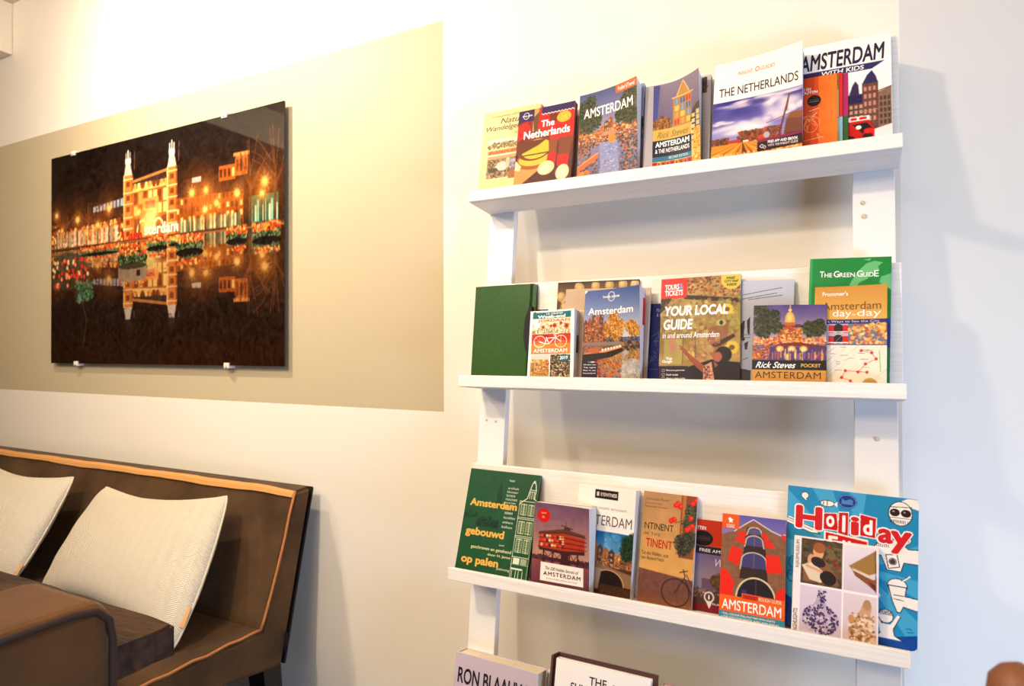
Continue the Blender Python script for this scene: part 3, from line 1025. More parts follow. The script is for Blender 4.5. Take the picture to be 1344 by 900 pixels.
pl = [(.128, .062), (.138, .058), (.138, .152), (.131, .150), (.124, .128), (.122, .090)]
va = [bm.verts.new((x - .003, y, .004)) for x, y in pl]
vb = [bm.verts.new((x - .003, y, -.012)) for x, y in pl]
bm.faces.new(va)
bm.faces.new(vb[::-1])
for i in range(6):
    bm.faces.new((va[i], vb[i], vb[(i + 1) % 6], va[(i + 1) % 6]))
obj('pen_loop', bm, mat('black_loop', (20, 20, 22), .6, .3), B.root)

# small card with a photo
B = Book('postcard', 'card', 'small photo card peeking out above the red bicycle guide', 2, -0.5795, 0.0420, 0.1490, 0.0270, 0.0320, 0.002, 0.0, 0.0, G2)
A = Art(B.w, B.h, (176, 140, 116), seed=25)
A.rect(0, 0, 1, .035, (60, 40, 34)).rect(0, .035, 1, .12, (226, 196, 170)).blobs(0, .03, 1, .10, 60, .04, .12, [(214, 150, 120), (90, 56, 46), (240, 216, 196), (190, 90, 70)])
B.build(A, pages=False)

# week-end guide with bicycle
B = Book('paperback', 'book', 'small thick white paperback with an orange bicycle band and teal top', 2, -0.5561, 0.0959, 0.1395, 0.064, 0.072, 0.016, 0.0138, 0.0108, G2)
A = Art(B.w, B.h, WHITE, seed=27)
A.rect(.06, .03, .92, .12, (38, 122, 124)).ell(.10, .06, .04, .05, (38, 122, 124))
A.rect(.06, .12, .92, .35, (238, 222, 190)).blobs(.06, .20, .92, .35, 60, .01, .03, [(130, 150, 96), (210, 150, 90), (196, 180, 130), (226, 120, 70)])
for fx, fy, fr in ((.30, .25, .035), (.56, .23, .05), (.70, .20, .035), (.83, .245, .055), (.48, .235, .03)):
    A.ell(fx, fy, fr, fr / A.asp, (206, 92, 40)).ell(fx, fy, fr * .4, fr * .4 / A.asp, (110, 50, 26))
for i in range(26):
    x = A.r.uniform(.08, .9)
    A.line([(x, .345), (x + A.r.uniform(-.03, .03), A.r.uniform(.26, .32))], .008, (110, 130, 84))
A.ell(.16, .18, .08, .055, WHITE).poly([(.09, .20), (.23, .20), (.15, .305)], WHITE)
A.rect(.06, .355, .92, .50, (206, 66, 34)).rect(.06, .50, .92, .655, (240, 146, 50)).rect(.06, .455, .92, .50, (224, 96, 40))
for cx in (.24, .71):
    A.ring(cx, .47, .13, .088, .014, WHITE)
    for k_ in range(8):
        A.line([(cx, .47), (cx + .12 * math.cos(k_ * .785), .47 + .082 * math.sin(k_ * .785))], .005, (246, 214, 190))
A.line([(.24, .47), (.36, .50), (.45, .50), (.60, .39), (.55, .37)], .020, WHITE).line([(.36, .50), (.40, .42), (.58, .41), (.71, .47)], .018, WHITE).line([(.45, .50), (.38, .40)], .018, WHITE).line([(.33, .385), (.42, .385)], .02, (50, 30, 30)).line([(.58, .36), (.66, .355)], .016, WHITE)
A.line([(.13, .47), (.14, .53), (.30, .54)], .012, (250, 230, 210))
A.rect(.06, .665, .475, 1, (200, 160, 110)).grad(.06, .665, .475, .78, (206, 214, 220), (230, 206, 160)).blobs(.10, .74, .47, .97, 130, .01, .03, [(206, 150, 60), (170, 100, 50), (236, 190, 100), (150, 90, 60)])
A.houses(.08, .30, .92, [.12, .15, .10], [(190, 130, 80), (220, 170, 110)], .05, (250, 230, 180), .02)
A.rect(.495, .665, .92, 1, (96, 84, 66)).blobs(.50, .67, .92, .99, 170, .01, .035, [(70, 70, 46), (120, 110, 84), (190, 150, 110), (60, 56, 44), (226, 200, 170)])
A.rect(.475, .66, .495, 1, WHITE)
A.ell(.79, .715, .12, .055, (30, 118, 126))
B.build(A, spine=(236, 230, 226), round_c=0)
bm = bmesh.new()
box(bm, (B.w - .0004, B.h * .42, -.0125), (B.w + .0012, B.h * .66, -.0085), .0002, 1)
obj('index_tab', bm, mat('dark_tab', (50, 30, 36), .6, .3), B.root)
B.text('Un GRAND', .36, .036, .74, .064, WHITE, bold=.012)
B.text('Week-end', .17, .068, .80, .116, WHITE, bold=.04)
B.text('AMSTERDAM', .11, .575, .86, .635, WHITE, bold=.02)
B.text('JORDAAN', .18, .135, .90, .185, (206, 80, 50), bold=.01)
B.text('2019', .70, .69, .875, .74, WHITE, bold=.03, slope=-.006)
B.letter()

# bulbs book
B = Book('hardback', 'book', 'brown book with round flower bulbs along its top, hindmost of the second ledge', 2, -0.5197, 0.1641, 0.2017, 0.027, 0.033, 0.007, -0.0057, -0.003, G2)
A = Art(B.w, B.h, (110, 78, 48), seed=29)
A.grad(0, 0, 1, .12, (84, 60, 40), (140, 104, 64)).noise(8, 12)
for i, (bx, by) in enumerate(((.10, .19), (.05, .15), (.27, .055), (.29, .07), (.48, .05), (.65, .05), (.81, .045), (.95, .05), (.10, .26), (.06, .32))):
    A.ell(bx, by, .052, .05, (190, 158, 106)).ell(bx - .012, by - .012, .03, .03, (216, 190, 140), soft=.5).line([(bx, by - .05), (bx, by - .065)], .01, (150, 120, 70))
A.rect(.0, 0, 1, .012, (66, 46, 30))
B.build(A, spine=(80, 56, 36), hard=True)

# beige book
B = Book('paperback', 'book', 'thick pinkish beige paperback half covered by the canal boat guide', 2, -0.4954, 0.1647, 0.1837, 0.046, 0.052, 0.012, -0.0152, -0.0086, G2)
A = Art(B.w, B.h, (206, 180, 156), seed=31)
A.noise(4, 8)
B.build(A, spine=(206, 180, 156), page_mat=mat('pinkish_page_edges', (226, 204, 200), .8, .1))
B.text('A MUSEUM', .12, .235, .46, .265, (236, 222, 206))
B.letter()

# canal boat guide
B = Book('paperback', 'book', 'thick blue-topped paperback with autumn trees and a canal boat, pages worn', 2, -0.4421, 0.1105, 0.1742, 0.068, 0.079, 0.014, 0.0099, 0.0237, G2)
A = Art(B.w, B.h, (92, 110, 156), seed=33)
A.grad(0, 0, 1, .55, (84, 104, 156), (206, 204, 206))
A.houses(0, .42, .60, [.22, .24, .30, .27, .32, .20], [(120, 60, 36), (170, 84, 44), (140, 70, 40), (190, 100, 50)], .05, (236, 200, 150), .05)
A.blobs(0, .40, .42, .6, 120, .008, .022, [(190, 100, 50), (150, 76, 40), (226, 150, 90), (90, 50, 34)])
A.tree(.56, .44, .17, .15, 260, AUTUMN + [(226, 190, 110)], .01, .03)
A.tree(.88, .47, .14, .10, 170, AUTUMN + [(226, 190, 110)], .01, .03)
A.blobs(.1, .55, 1, .61, 120, .008, .02, [(110, 70, 40), (70, 50, 36), (190, 140, 80)])
A.line([(.48, .6), (.46, .47)], .012, (84, 60, 40)).line([(.86, .6), (.86, .5)], .012, (84, 60, 40))
A.rect(0, .60, 1, 1, (150, 130, 120)).mirror(.62, 1.0, (140, 116, 100), .35)
A.blobs(.1, .80, .75, 1, 170, .01, .03, [(214, 110, 40), (190, 90, 40), (110, 70, 50), (170, 140, 120)])
A.blobs(.7, .80, 1, 1, 60, .02, .05, [(196, 184, 170), (176, 164, 150)])
A.poly([(0, .735), (.40, .715), (.70, .665), (.72, .70), (.52, .765), (.2, .80), (0, .80)], (56, 40, 34)).poly([(.06, .72), (.40, .69), (.70, .64), (.70, .665), (.40, .715), (0, .735)], (226, 150, 110))
A.rect(.12, .665, .30, .72, (196, 110, 70))
for i in range(7):
    A.rect(.34 + i * .05, .675 - .006 * i, .37 + i * .05, .70 - .007 * i, (250, 230, 200))
A.blobs(.70, .60, 1, .70, 50, .012, .03, [(60, 44, 36), (110, 80, 50), (190, 140, 80)])
A.rect(0, .80, .27, 1, (56, 36, 52)).rect(.10, .815, .16, .826, (90, 150, 90)).rect(.16, .815, .22, .826, (230, 220, 210)).rect(.22, .815, .28, .826, (206, 60, 50))
A.ring(.48, .085, .060, .052, .012, WHITE)
A.poly([(0, 0), (.05, 0), (.0, .04)], WHITE)
A.blur(2)
B.build(A, spine=(84, 100, 146), page_mat=mat('worn_page_edges', (224, 206, 206), .8, .1))
bm = bmesh.new()
box(bm, (B.w - .0003, B.h * .62, -.0125), (B.w + .0010, B.h * .90, -.003), .0002, 1)
obj('red_page_tab', bm, mat('red_tab', (190, 34, 40), .6, .3), B.root)
B.text('lonely planet', .33, .068, .63, .108, WHITE, bold=.02)
B.text('Amsterdam', .07, .205, .88, .285, WHITE, bold=.016)
for i in range(4):
    B.text(['Full-colour maps', 'Top sights', 'Easy to use', 'Great planning tools'][i], .03, .842 + .032 * i, .25, .862 + .032 * i, WHITE)
B.letter()

# blue leaflet
B = Book('map_leaflet', 'leaflet', 'dark blue leaflet with white line drawing between the canal boat guide and the red-tabbed guide', 2, -0.3329, 0.1013, 0.1535, 0.024, 0.034, 0.0014, 0.0, 0.0, G2)
A = Art(B.w, B.h, (44, 58, 140), seed=35)
for _ in range(46):
    x, y = A.r.uniform(.0, .5), A.r.uniform(.42, .74)
    A.line([(x, y)] + [(x + A.r.uniform(-.06, .06), y + A.r.uniform(-.05, .05)) for _ in range(3)], .005, (140, 150, 206))
A.line([(0, .84), (1, .84)], .006, (170, 176, 220)).line([(0, .45), (.2, .36)], .006, (150, 160, 210))
B.build(A, spine=(44, 58, 140), pages=False)
B.text('FLORA', .13, .065, .32, .11, (196, 200, 226))
B.text('& HUIS', .13, .125, .32, .17, (196, 200, 226))
B.letter()

# local guide
B = Book('paperback', 'book', 'city guide with a red corner tab, yellow round sticker and pointing visitor on its cover', 2, -0.3058, 0.1374, 0.1962, 0.036, 0.056, 0.008, 0.0176, 0.0007, G2)
A = Art(B.w, B.h, (170, 140, 80), seed=37)
A.noise(24, 6).noise(14, 16)
A.blobs(.1, 0, 1, .2, 200, .008, .03, [(140, 62, 40), (190, 120, 60), (110, 84, 40), (200, 170, 110), (170, 80, 60)])
A.poly([(.3, .17), (1, .23), (1, .27), (.3, .21)], (70, 46, 36)).poly([(.0, .18), (.14, .2), (.06, .3), (0, .34)], (70, 50, 36))
A.blobs(0, .22, 1, .55, 160, .015, .05, [(176, 150, 80), (150, 116, 60), (206, 180, 100), (130, 96, 60), (160, 170, 90)], .6)
for fx, fy, fr in ((.90, .69, .085), (.84, .33, .075), (.40, .76, .06), (.36, .30, .05)):
    for k_ in range(12):
        A.ell(fx + fr * .7 * math.cos(k_ * .52), fy + fr * .7 * math.sin(k_ * .52) / A.asp, fr * .36, fr * .2, (222, 196, 90), .9, rot=k_ * .52)
    A.ell(fx, fy, fr * .4, fr * .4 / A.asp, (130, 96, 40))
A.poly([(.62, .50), (.86, .46), (.84, .66), (.70, .72), (.60, .62)], (150, 100, 66), .8).ell(.77, .455, .06, .03, (190, 180, 120)).ell(.77, .455, .022, .022, (50, 66, 40)).poly([(.66, .66), (.92, .56), (.94, .59), (.70, .70)], (80, 50, 40))
A.blobs(.4, .60, .75, .85, 60, .015, .05, [(190, 140, 96), (210, 170, 110), (160, 100, 76)], .5)
A.rect(.06, .60, .30, .84, (196, 184, 110), .6).ell(.17, .66, .05, .07, (196, 130, 110), .7)
for x in (.30, .455):
    A.line([(x, .55), (x, .84)], .008, (110, 90, 60))
A.line([(.12, .92), (.12, .9)], .01, (50, 40, 30))
A.poly([(.36, .87), (.66, .80), (1, .83), (1, 1), (.36, 1)], (40, 26, 26))
A.poly([(.265, .665), (.30, .675), (.42, .77), (.58, .86), (.55, .92), (.40, .82), (.275, .695)], (160, 92, 62)).line([(.26, .665), (.29, .68)], .02, (170, 100, 70)).line([(.27, .70), (.30, .69)], .02, (170, 100, 70))
A.poly([(.56, .86), (.66, .82), (.70, 1), (.56, 1)], (206, 160, 130)).blobs(.57, .86, .67, 1, 40, .01, .025, [(230, 200, 180), (170, 90, 80), (120, 60, 60)])
A.ell(.74, .76, .075, .065, (170, 104, 76)).ell(.80, .755, .10, .075, (44, 28, 24)).ell(.735, .775, .05, .045, (176, 110, 80)).poly([(.68, .81), (.74, .85), (.70, .88)], (160, 96, 70))
A.rect(.0, .86, .36, 1, (52, 30, 54)).ell(.36, .93, .04, .07, (52, 30, 54))
for yy in (.90, .94, .975):
    A.ring(.06, yy, .018, .012, .006, WHITE)
A.poly([(.0, .0), (.34, 0), (.34, .17), (.30, .195), (0, .2)], (220, 50, 28)).ell(.31, .17, .03, .025, (220, 50, 28))
A.ell(.89, .035, .13, .105, (216, 196, 90))
A.blur(2)
B.build(A, spine=(52, 34, 40))
B.text('TOURS', .05, .06, .235, .115, WHITE, bold=.03, slope=-.004)
B.text('&', .24, .055, .29, .11, (120, 160, 200), bold=.01)
B.text('TICKETS', .05, .12, .285, .175, WHITE, bold=.03, slope=-.004)
B.text('FREE', .83, .02, .93, .042, (80, 60, 30), bold=.02)
B.text('CITY MAP', .80, .05, .97, .075, (80, 60, 30), bold=.02)
B.text('INSIDE', .83, .083, .95, .107, (80, 60, 30), bold=.02)
B.text('YOUR LOCAL', .055, .275, .85, .375, WHITE, bold=.04, shear=.12)
B.text('GUIDE', .045, .405, .42, .51, WHITE, bold=.04, shear=.12)
B.text('in and around Amsterdam', .035, .535, .75, .59, WHITE, bold=.012, shear=.15)
B.text('Van', .09, .77, .17, .80, WHITE, bold=.03)
B.text('Gogh', .04, .80, .17, .835, WHITE, bold=.03)
B.text('Best price guarantee', .10, .89, .33, .91, WHITE, bold=.01)
B.text('Faster access', .10, .93, .25, .95, WHITE, bold=.01)
B.text('Always a deep reality', .10, .967, .34, .987, WHITE, bold=.01)
B.letter()

# grey booklet turned back to front
B = Book('booklet', 'booklet', 'pale grey booklet with slanted handwritten lines standing behind the domed church guide', 2, -0.1716, 0.0831, 0.1878, 0.030, 0.052, 0.007, -0.0041, -0.004, G2)
A = Art(B.w, B.h, (186, 186, 194), seed=39)
A.grad(0, 0, 1, 1, (198, 198, 206), (160, 164, 184))
for i, (ya, yb, xb) in enumerate(((.145, .06, .80), (.185, .105, .72), (.20, .14, .82))):
    x = .02 if i < 2 else .14
    while x < xb - .04:
        l = A.r.uniform(.02, .06)
        A.line([(x, ya + (yb - ya) * x), (x + l, ya + (yb - ya) * (x + l))], .013, (84, 80, 92))
        x += l + .012
A.poly([(0, .44), (.05, .40), (.08, .40), (.07, .56), (.10, .58), (.06, .60), (.02, .58)], (40, 36, 44)).poly([(.12, .40), (.18, .36), (.18, .54), (.14, .52)], (40, 36, 44)).poly([(.08, .62), (.16, .60), (.14, .68), (.1, .68)], (50, 46, 54))
A.poly([(0, .96), (.0, .86), (.22, .88), (.22, 1), (0, 1)], (60, 40, 36)).line([(.06, .78), (.16, .76)], .012, (90, 86, 100)).scrib(.02, .52, .2, .58, 2, (90, 90, 100), .012)
B.build(A, spine=(110, 120, 190), page_mat=mat('blue_page_edges', (150, 160, 220), .8, .1))

# domed church
B = Book('paperback', 'book', 'small paperback with a golden domed church over a canal bridge and ochre title', 2, -0.1475, 0.1086, 0.1392, 0.060, 0.080, 0.010, -0.0023, -0.006, G2)
A = Art(B.w, B.h, (130, 110, 150), seed=41)
A.grad(0, 0, 1, .5, (104, 88, 140), (196, 170, 176)).noise(14, 6, 0, 0, 1, .4)
A.houses(.35, .68, .48, [.16, .2, .2, .16], [(190, 96, 50), (214, 130, 70)], .05, (255, 220, 140), .01)
A.rect(.36, .26, .66, .30, (96, 70, 80)).poly([(.44, .24), (.445, .16), (.47, .11), (.51, .085), (.55, .11), (.575, .16), (.58, .24)], (216, 176, 96)).line([(.51, .09), (.51, .01)], .016, (226, 190, 110)).ell(.51, .07, .025, .02, (230, 200, 130)).rect(.44, .235, .58, .275, (200, 110, 60)).poly([(.36, .32), (.50, .27), (.64, .32)], (190, 90, 60))
A.ell(.505, .17, .03, .05, (246, 220, 150), .7, soft=.5)
A.blobs(.38, .3, .68, .48, 80, .008, .02, [(240, 180, 100), (190, 80, 50), (250, 214, 140), (120, 56, 50)])
A.tree(.20, .25, .20, .19, 240, GREENS + [(92, 84, 56), (60, 58, 44)])
A.tree(.84, .30, .16, .13, 180, GREENS + [(92, 84, 56)])
A.tree(.06, .06, .12, .07, 50, GREENS)
A.blobs(0, .43, 1, .52, 200, .008, .025, LIGHTS + [(250, 210, 150)])
A.poly([(.0, .70), (.26, .50), (.30, .50), (.1, .72)], (150, 70, 50)).poly([(.26, .56), (.40, .505), (.62, .49), (.85, .52), (1, .54), (1, .58), (.6, .54), (.3, .6)], (130, 60, 50))
A.rect(.24, .555, 1, .725, (96, 70, 120))
for cx in (.38, .54, .70):
    A.ell(cx, .575, .055, .04, (236, 160, 90)).ell(cx, .58, .035, .028, (250, 220, 150))
for i in range(60):
    x = A.r.uniform(.25, 1)
    A.line([(x, A.r.uniform(.58, .66)), (x, A.r.uniform(.66, .725))], A.r.uniform(.008, .022), [(236, 170, 90), (250, 220, 140), (120, 84, 150), (196, 100, 70)][i % 4], .8)
A.poly([(0, .62), (.2, .6), (0, .74)], (190, 120, 80)).blobs(0, .5, .24, .72, 90, .008, .02, LIGHTS + [(120, 60, 50)])
A.rect(0, .725, 1, .845, (30, 22, 22)).rect(0, .845, 1, 1.0, (206, 152, 70))
A.blur(2)
B.build(A, spine=(70, 50, 60))
B.text('Rick Steves', .05, .745, .60, .825, WHITE, shear=.45, bold=.012)
B.text('POCKET', .67, .765, .93, .81, (214, 160, 80), bold=.03)
B.text('AMSTERDAM', .045, .87, .93, .955, (62, 40, 26), bold=.004, space=1.08)
B.letter()

# tall green guide
B = Book('paperback', 'book', 'tall bright green guide standing at the right end of the second ledge', 2, -0.0696, 0.1160, 0.2175, 0.034, 0.052, 0.012, -0.0287, -0.0011, G2)
A = Art(B.w, B.h, (14, 142, 66), seed=43)
A.rect(0, 0, .03, 1, (60, 170, 100))
A.poly([(.62, .10), (.70, .05), (.80, .03), (.90, .045), (.84, .075), (.86, .11), (.78, .12), (.72, .17), (.62, .20), (.58, .24), (.50, .22), (.56, .15)], (120, 190, 130))
A.poly([(.88, .155), (1, .13), (1, .26), (.93, .23), (.86, .20)], (110, 184, 124)).poly([(.66, .02), (.76, .01), (.74, .03)], (120, 190, 130)).poly([(.56, .25), (.66, .22), (.70, .27), (.60, .29)], (100, 180, 120))
A.rect(0, .48, 1, .51, (20, 90, 150)).rect(0, .51, 1, .70, (40, 60, 130)).rect(0, .70, 1, 1, (20, 130, 70))
B.build(A, spine=(10, 124, 58))
for t_, xa, xb, ya in (('T', .13, .185, .105), ('HE', .19, .285, .12), ('G', .305, .375, .105), ('REEN', .38, .565, .12), ('G', .59, .66, .105), ('UID', .665, .79, .12), ('E', .795, .85, .105)):
    B.text(t_, xa, ya, xb, .155, WHITE, bold=.012)
B.letter()

# yellow day guide with map
B = Book('paperback', 'book', 'yellow-topped slim guide with a street map on its lower half, before the green guide', 2, -0.0587, 0.1009, 0.1681, 0.045, 0.064, 0.008, -0.0185, 0.0094, G2)
A = Art(B.w, B.h, (216, 164, 76), seed=45)
A.grad(0, 0, 1, .34, (206, 152, 66), (226, 178, 92))
A.rect(0, .345, 1, .39, (62, 42, 110)).rect(0, .39, 1, .60, (90, 100, 140))
A.rect(0, .39, .17, .50, (52, 62, 140)).rect(0, .50, .17, .60, (160, 140, 90)).rect(.17, .39, .48, .60, (190, 184, 190))
for yy in (.435, .545):
    A.ell(.345, yy, .075, .045, (34, 28, 32)).rect(.21, yy - .03, .28, yy + .045, (206, 30, 36)).rect(.41, yy - .03, .48, yy + .045, (206, 30, 36)).line([(.2, yy + .035), (.48, yy + .035)], .016, (236, 230, 226))
A.rect(.49, .39, 1, .60, (120, 130, 150)).blobs(.5, .39, 1, .6, 70, .02, .05, [(236, 186, 96), (226, 150, 80), (244, 214, 140), (200, 90, 60)])
A.rect(0, .60, 1, 1, (240, 228, 208)).rect(0, .595, 1, .605, (90, 80, 110))
for _ in range(34):
    x, y = A.r.uniform(0, 1), A.r.uniform(.62, 1)
    d = A.r.uniform(.1, .35)
    A.line([(x, y), (x + d * .8, y - d * .5)], .006, (200, 190, 196), .8)
for _ in range(16):
    x, y = A.r.uniform(0, .9), A.r.uniform(.62, .98)
    A.line([(x, y), (x + A.r.uniform(.05, .12), y)], .008, (130, 120, 120), .8)
path = [(.66, .66), (.80, .68), (.86, .74), (.72, .79), (.62, .87), (.74, .87), (.45, .86), (.40, .93), (.52, .96), (.60, 1.0)]
A.line(path, .008, (214, 90, 70))
for px_, py_ in path:
    A.ell(px_, py_, .022, .015, (206, 70, 50))
A.line([(.90, .66), (.92, .86)], .014, (170, 196, 130)).ell(.78, 1.0, .11, .075, (206, 170, 90)).ell(.78, 1.0, .095, .06, (190, 150, 76))
B.build(A, spine=(206, 152, 66))
B.text("Frommer's", .11, .055, .47, .10, WHITE, bold=.012)
B.text('Amsterdam', .11, .165, .92, .245, (110, 66, 30))
B.text('day', .26, .245, .52, .335, WHITE, bold=.004)
B.text('by', .535, .285, .58, .31, WHITE)
B.text('day', .60, .245, .92, .335, WHITE, bold=.004)
B.text('Smart Ways to See the City', .04, .352, .90, .383, (206, 196, 226))
B.letter()

# ------------------------------------------------------------------ third ledge
B = Book('hardback', 'book', 'dark green book with yellow title and white gable drawing, far left of the third ledge', 3, -0.6962, 0.1567, 0.2018, 0.030, 0.072, 0.008, -0.0085, -0.0023, G3)
A = Art(B.w, B.h, (38, 92, 58), seed=47)
A.noise(3, 14)
D_ = (26, 62, 44)
A.poly([(.44, .22), (.46, .14), (.475, .07), (.49, .14), (.51, .22), (.51, .32), (.44, .32)], D_, .6)
A.houses(.20, .52, .56, [.06, .08, .07, .1, .06, .07], [D_, (30, 72, 50)], .04, (38, 92, 58), .02)
A.line([(0, .49), (.2, .47)], .02, (30, 74, 52)).blobs(.02, .42, .2, .47, 14, .01, .03, [(30, 74, 52)])
W_ = (226, 226, 206)
A.line([(.765, .30), (.80, .27), (.86, .235), (.885, .15), (.905, .09), (.925, .07), (.95, .09), (.965, .15), (.955, .235), (.98, .245)], .011, W_)
A.ring(.93, .07, .012, .01, .008, W_).line([(.885, .15), (.965, .15)], .006, W_).line([(.89, .235), (.89, .17), (.945, .165), (.945, .235)], .007, W_).line([(.917, .235), (.917, .165)], .006, W_)
for x0_, x1_ in ((.79, .875), (.89, .975)):
    for y0_, y1_ in ((.29, .40), (.455, .575), (.62, .75)):
        A.rect(x0_, y0_, x1_, y1_, (178, 186, 150)).rect(x0_ + .01, y0_ + .01, x1_ - .01, y1_ - .01, (60, 100, 66))
        for k_ in range(7):
            y = y0_ + (y1_ - y0_) * (k_ + .8) / 8
            A.line([(x0_ + .012, y), (x1_ - .012, y)], .007, (178, 186, 150))
        A.line([((x0_ + x1_) / 2, y0_), ((x0_ + x1_) / 2, y1_)], .008, W_)
for y in (.265, .42, .435, .595, .61, .79, .86):
    A.line([(.765, y), (.99, y)], .007, W_)
for x in (.77, .99):
    A.line([(x, .27), (x, 1)], .006, W_)
A.rect(.79, .80, .87, .855, W_).rect(.885, .80, .97, .855, (170, 180, 150)).line([(.88, .80), (.88, .86)], .006, BLACK)
A.line([(.78, .9), (.92, .9)], .02, W_)
for x in (.79, .84, .88, .93):
    A.line([(x, .915), (x, 1)], .008, W_)
B.build(A, spine=(28, 74, 46), hard=True)
YE = (222, 168, 74)
B.text('Amsterdam', .07, .295, .74, .37, YE, bold=.04, slope=-.0)
B.text('gebouwd', .07, .575, .62, .675, YE, bold=.04)
B.text('op palen', .07, .845, .60, .945, YE, bold=.04)
B.text('geschreven en getekend', .18, .745, .75, .785, (206, 206, 150), bold=.02)
B.text('door H. Janse', .43, .80, .75, .83, (206, 206, 150), bold=.02)
for i, t_ in enumerate(('heel', '', 'artikels', 'klooster', 'torens', 'monument', 'poorten', 'houten')):
    if t_:
        B.text(t_, .585 - .004 * i, .07 + .037 * i, .585 + .018 * len(t_), .093 + .037 * i, (206, 214, 196), shear=.15)
for i, t_ in enumerate(('steen', 'hoofden', 'ankers', 'balken')):
    B.text(t_, .58 - .005 * i, .385 + .045 * i, .58 + .022 * len(t_), .41 + .045 * i, (206, 214, 196), shear=.15)
B.text('ezel', .57, .70, .64, .718, (206, 214, 196), shear=.15)
B.text('paalmeting', .58, .915, .76, .945, (226, 226, 200), shear=.2)
B.letter()

# platform building, thick
B = Book('paperback', 'book', 'thick paperback with a red platform building on stilts and round red sticker', 3, -0.5256, 0.1137, 0.1520, 0.075, 0.081, 0.022, 0.0055, 0.0180, G3)
A = Art(B.w, B.h, (150, 110, 120), seed=49)
A.grad(0, 0, 1, .72, (126, 92, 116), (206, 156, 126))
A.grad(0, .70, 1, 1, (156, 92, 90), (110, 60, 74)).noise(6, 14)
A.rect(0, .66, 1, .70, (84, 50, 60)).blobs(0, .645, .25, .70, 40, .01, .03, [(84, 50, 60), (110, 66, 66)]).blobs(.8, .64, 1, .72, 30, .01, .03, [(90, 54, 60)])
A.poly([(.10, .36), (.55, .29), (.93, .33), (.93, .37), (.55, .35), (.10, .40)], (120, 72, 56))
A.poly([(.12, .40), (.55, .35), (.92, .38), (.92, .53), (.56, .56), (.10, .55)], (186, 70, 44))
for i in range(9):
    for j in range(3):
        A.rect(.14 + .047 * i, .385 + .055 * j, .175 + .047 * i, .425 + .055 * j, [(226, 90, 50), (240, 176, 110), (110, 56, 50), (206, 60, 40), (250, 210, 160)][(i * 2 + j * 3) % 5])
for j in range(4):
    A.line([(.10, .375 + .055 * j), (.56, .335 + .062 * j)], .012, (100, 50, 46))
    A.line([(.56, .335 + .062 * j), (.95, .365 + .05 * j)], .014, (90, 46, 48))
A.rect(.55, .27, .66, .30, (90, 60, 56)).line([(.50, .25), (.70, .28)], .014, (84, 56, 56)).line([(.58, .27), (.58, .2)], .006, (80, 50, 56))
A.poly([(.10, .55), (.56, .56), (.92, .53), (.92, .57), (.56, .60), (.12, .58)], (84, 44, 46))
for x in (.20, .36, .52, .66, .80):
    A.line([(x, .58), (x, .76)], .022, (70, 38, 42))
for xa, xb in ((.20, .36), (.36, .20), (.36, .52), (.52, .36), (.52, .66), (.66, .80), (.80, .66), (.66, .52)):
    A.line([(xa, .58), (xb, .74)], .010, (84, 46, 48))
A.rect(.52, .58, .64, .76, (84, 44, 46))
A.rect(.16, .73, .90, .955, (244, 234, 222))
A.ell(.175, .155, .115, .085, (214, 36, 30))
A.blur(2)
B.build(A, spine=(150, 110, 120))
B.text('The 500 Hidden Secrets of', .24, .775, .82, .815, (60, 44, 44), shear=.25)
B.text('AMSTERDAM', .215, .835, .855, .885, (40, 26, 28), bold=.012, space=1.2)
B.text('BOOK & GUIDE LONDON AND MORE', .27, .91, .80, .928, (150, 130, 126))
B.text('NEW', .13, .115, .22, .135, (246, 190, 150), bold=.01)
B.text('11.', .15, .16, .20, .19, (246, 220, 190), bold=.02)
B.letter()

# white-topped canal bridge guide
B = Book('paperback', 'book', 'tall white-topped paperback with a canal bridge photo behind the platform building book', 3, -0.4570, 0.1106, 0.1908, 0.045, 0.056, 0.022, -0.0254, 0.0056, G3)
A = Art(B.w, B.h, (242, 232, 218), seed=51)
A.rect(.30, .035, .70, .115, (38, 26, 26)).rect(.33, .055, .37, .095, (220, 206, 190))
A.grad(0, .42, 1, .66, (26, 110, 160), (130, 170, 190))
A.blobs(.5, .44, .9, .6, 20, .04, .1, [(90, 150, 186), (150, 186, 200)], .4)
A.houses(0, 1, .74, [.20, .24, .18, .22, .17, .15, .14, .12, .11, .1], [(110, 74, 60), (170, 104, 64), (90, 64, 60), (196, 130, 80)], .045, (250, 200, 130), .03)
A.blobs(0, .62, 1, .75, 140, .008, .022, [(190, 120, 70), (130, 80, 56), (226, 160, 90), (70, 60, 56)])
A.tree(.94, .52, .16, .13, 170, [(40, 66, 40), (62, 84, 46), (30, 50, 36)], .01, .035)
A.rect(0, .74, 1, 1, (90, 58, 36)).poly([(0, .74), (.45, .72), (1, .78), (1, .90), (0, .86)], (150, 116, 84))
A.ell(.62, .90, .25, .13, (44, 28, 22)).ring(.62, .90, .26, .135, .02, (196, 160, 116), 180, 360)
A.rect(0, .90, 1, 1, (84, 54, 30)).blobs(0, .90, 1, 1, 60, .01, .04, [(110, 70, 36), (60, 38, 26)], .7, .4)
A.poly([(.30, .76), (.50, .76), (.46, .95), (.34, .95)], (176, 150, 120))
A.blur(2)
B.build(A, spine=(236, 226, 214))
B.text('EYEWITNESS', .40, .058, .68, .092, (226, 206, 180), bold=.02)
B.text('MAPS  GALLERIES  RESTAURANTS', .26, .195, .86, .215, (160, 140, 130))
B.text('AMSTERDAM', .02, .27, .96, .365, (104, 84, 84))
B.letter()

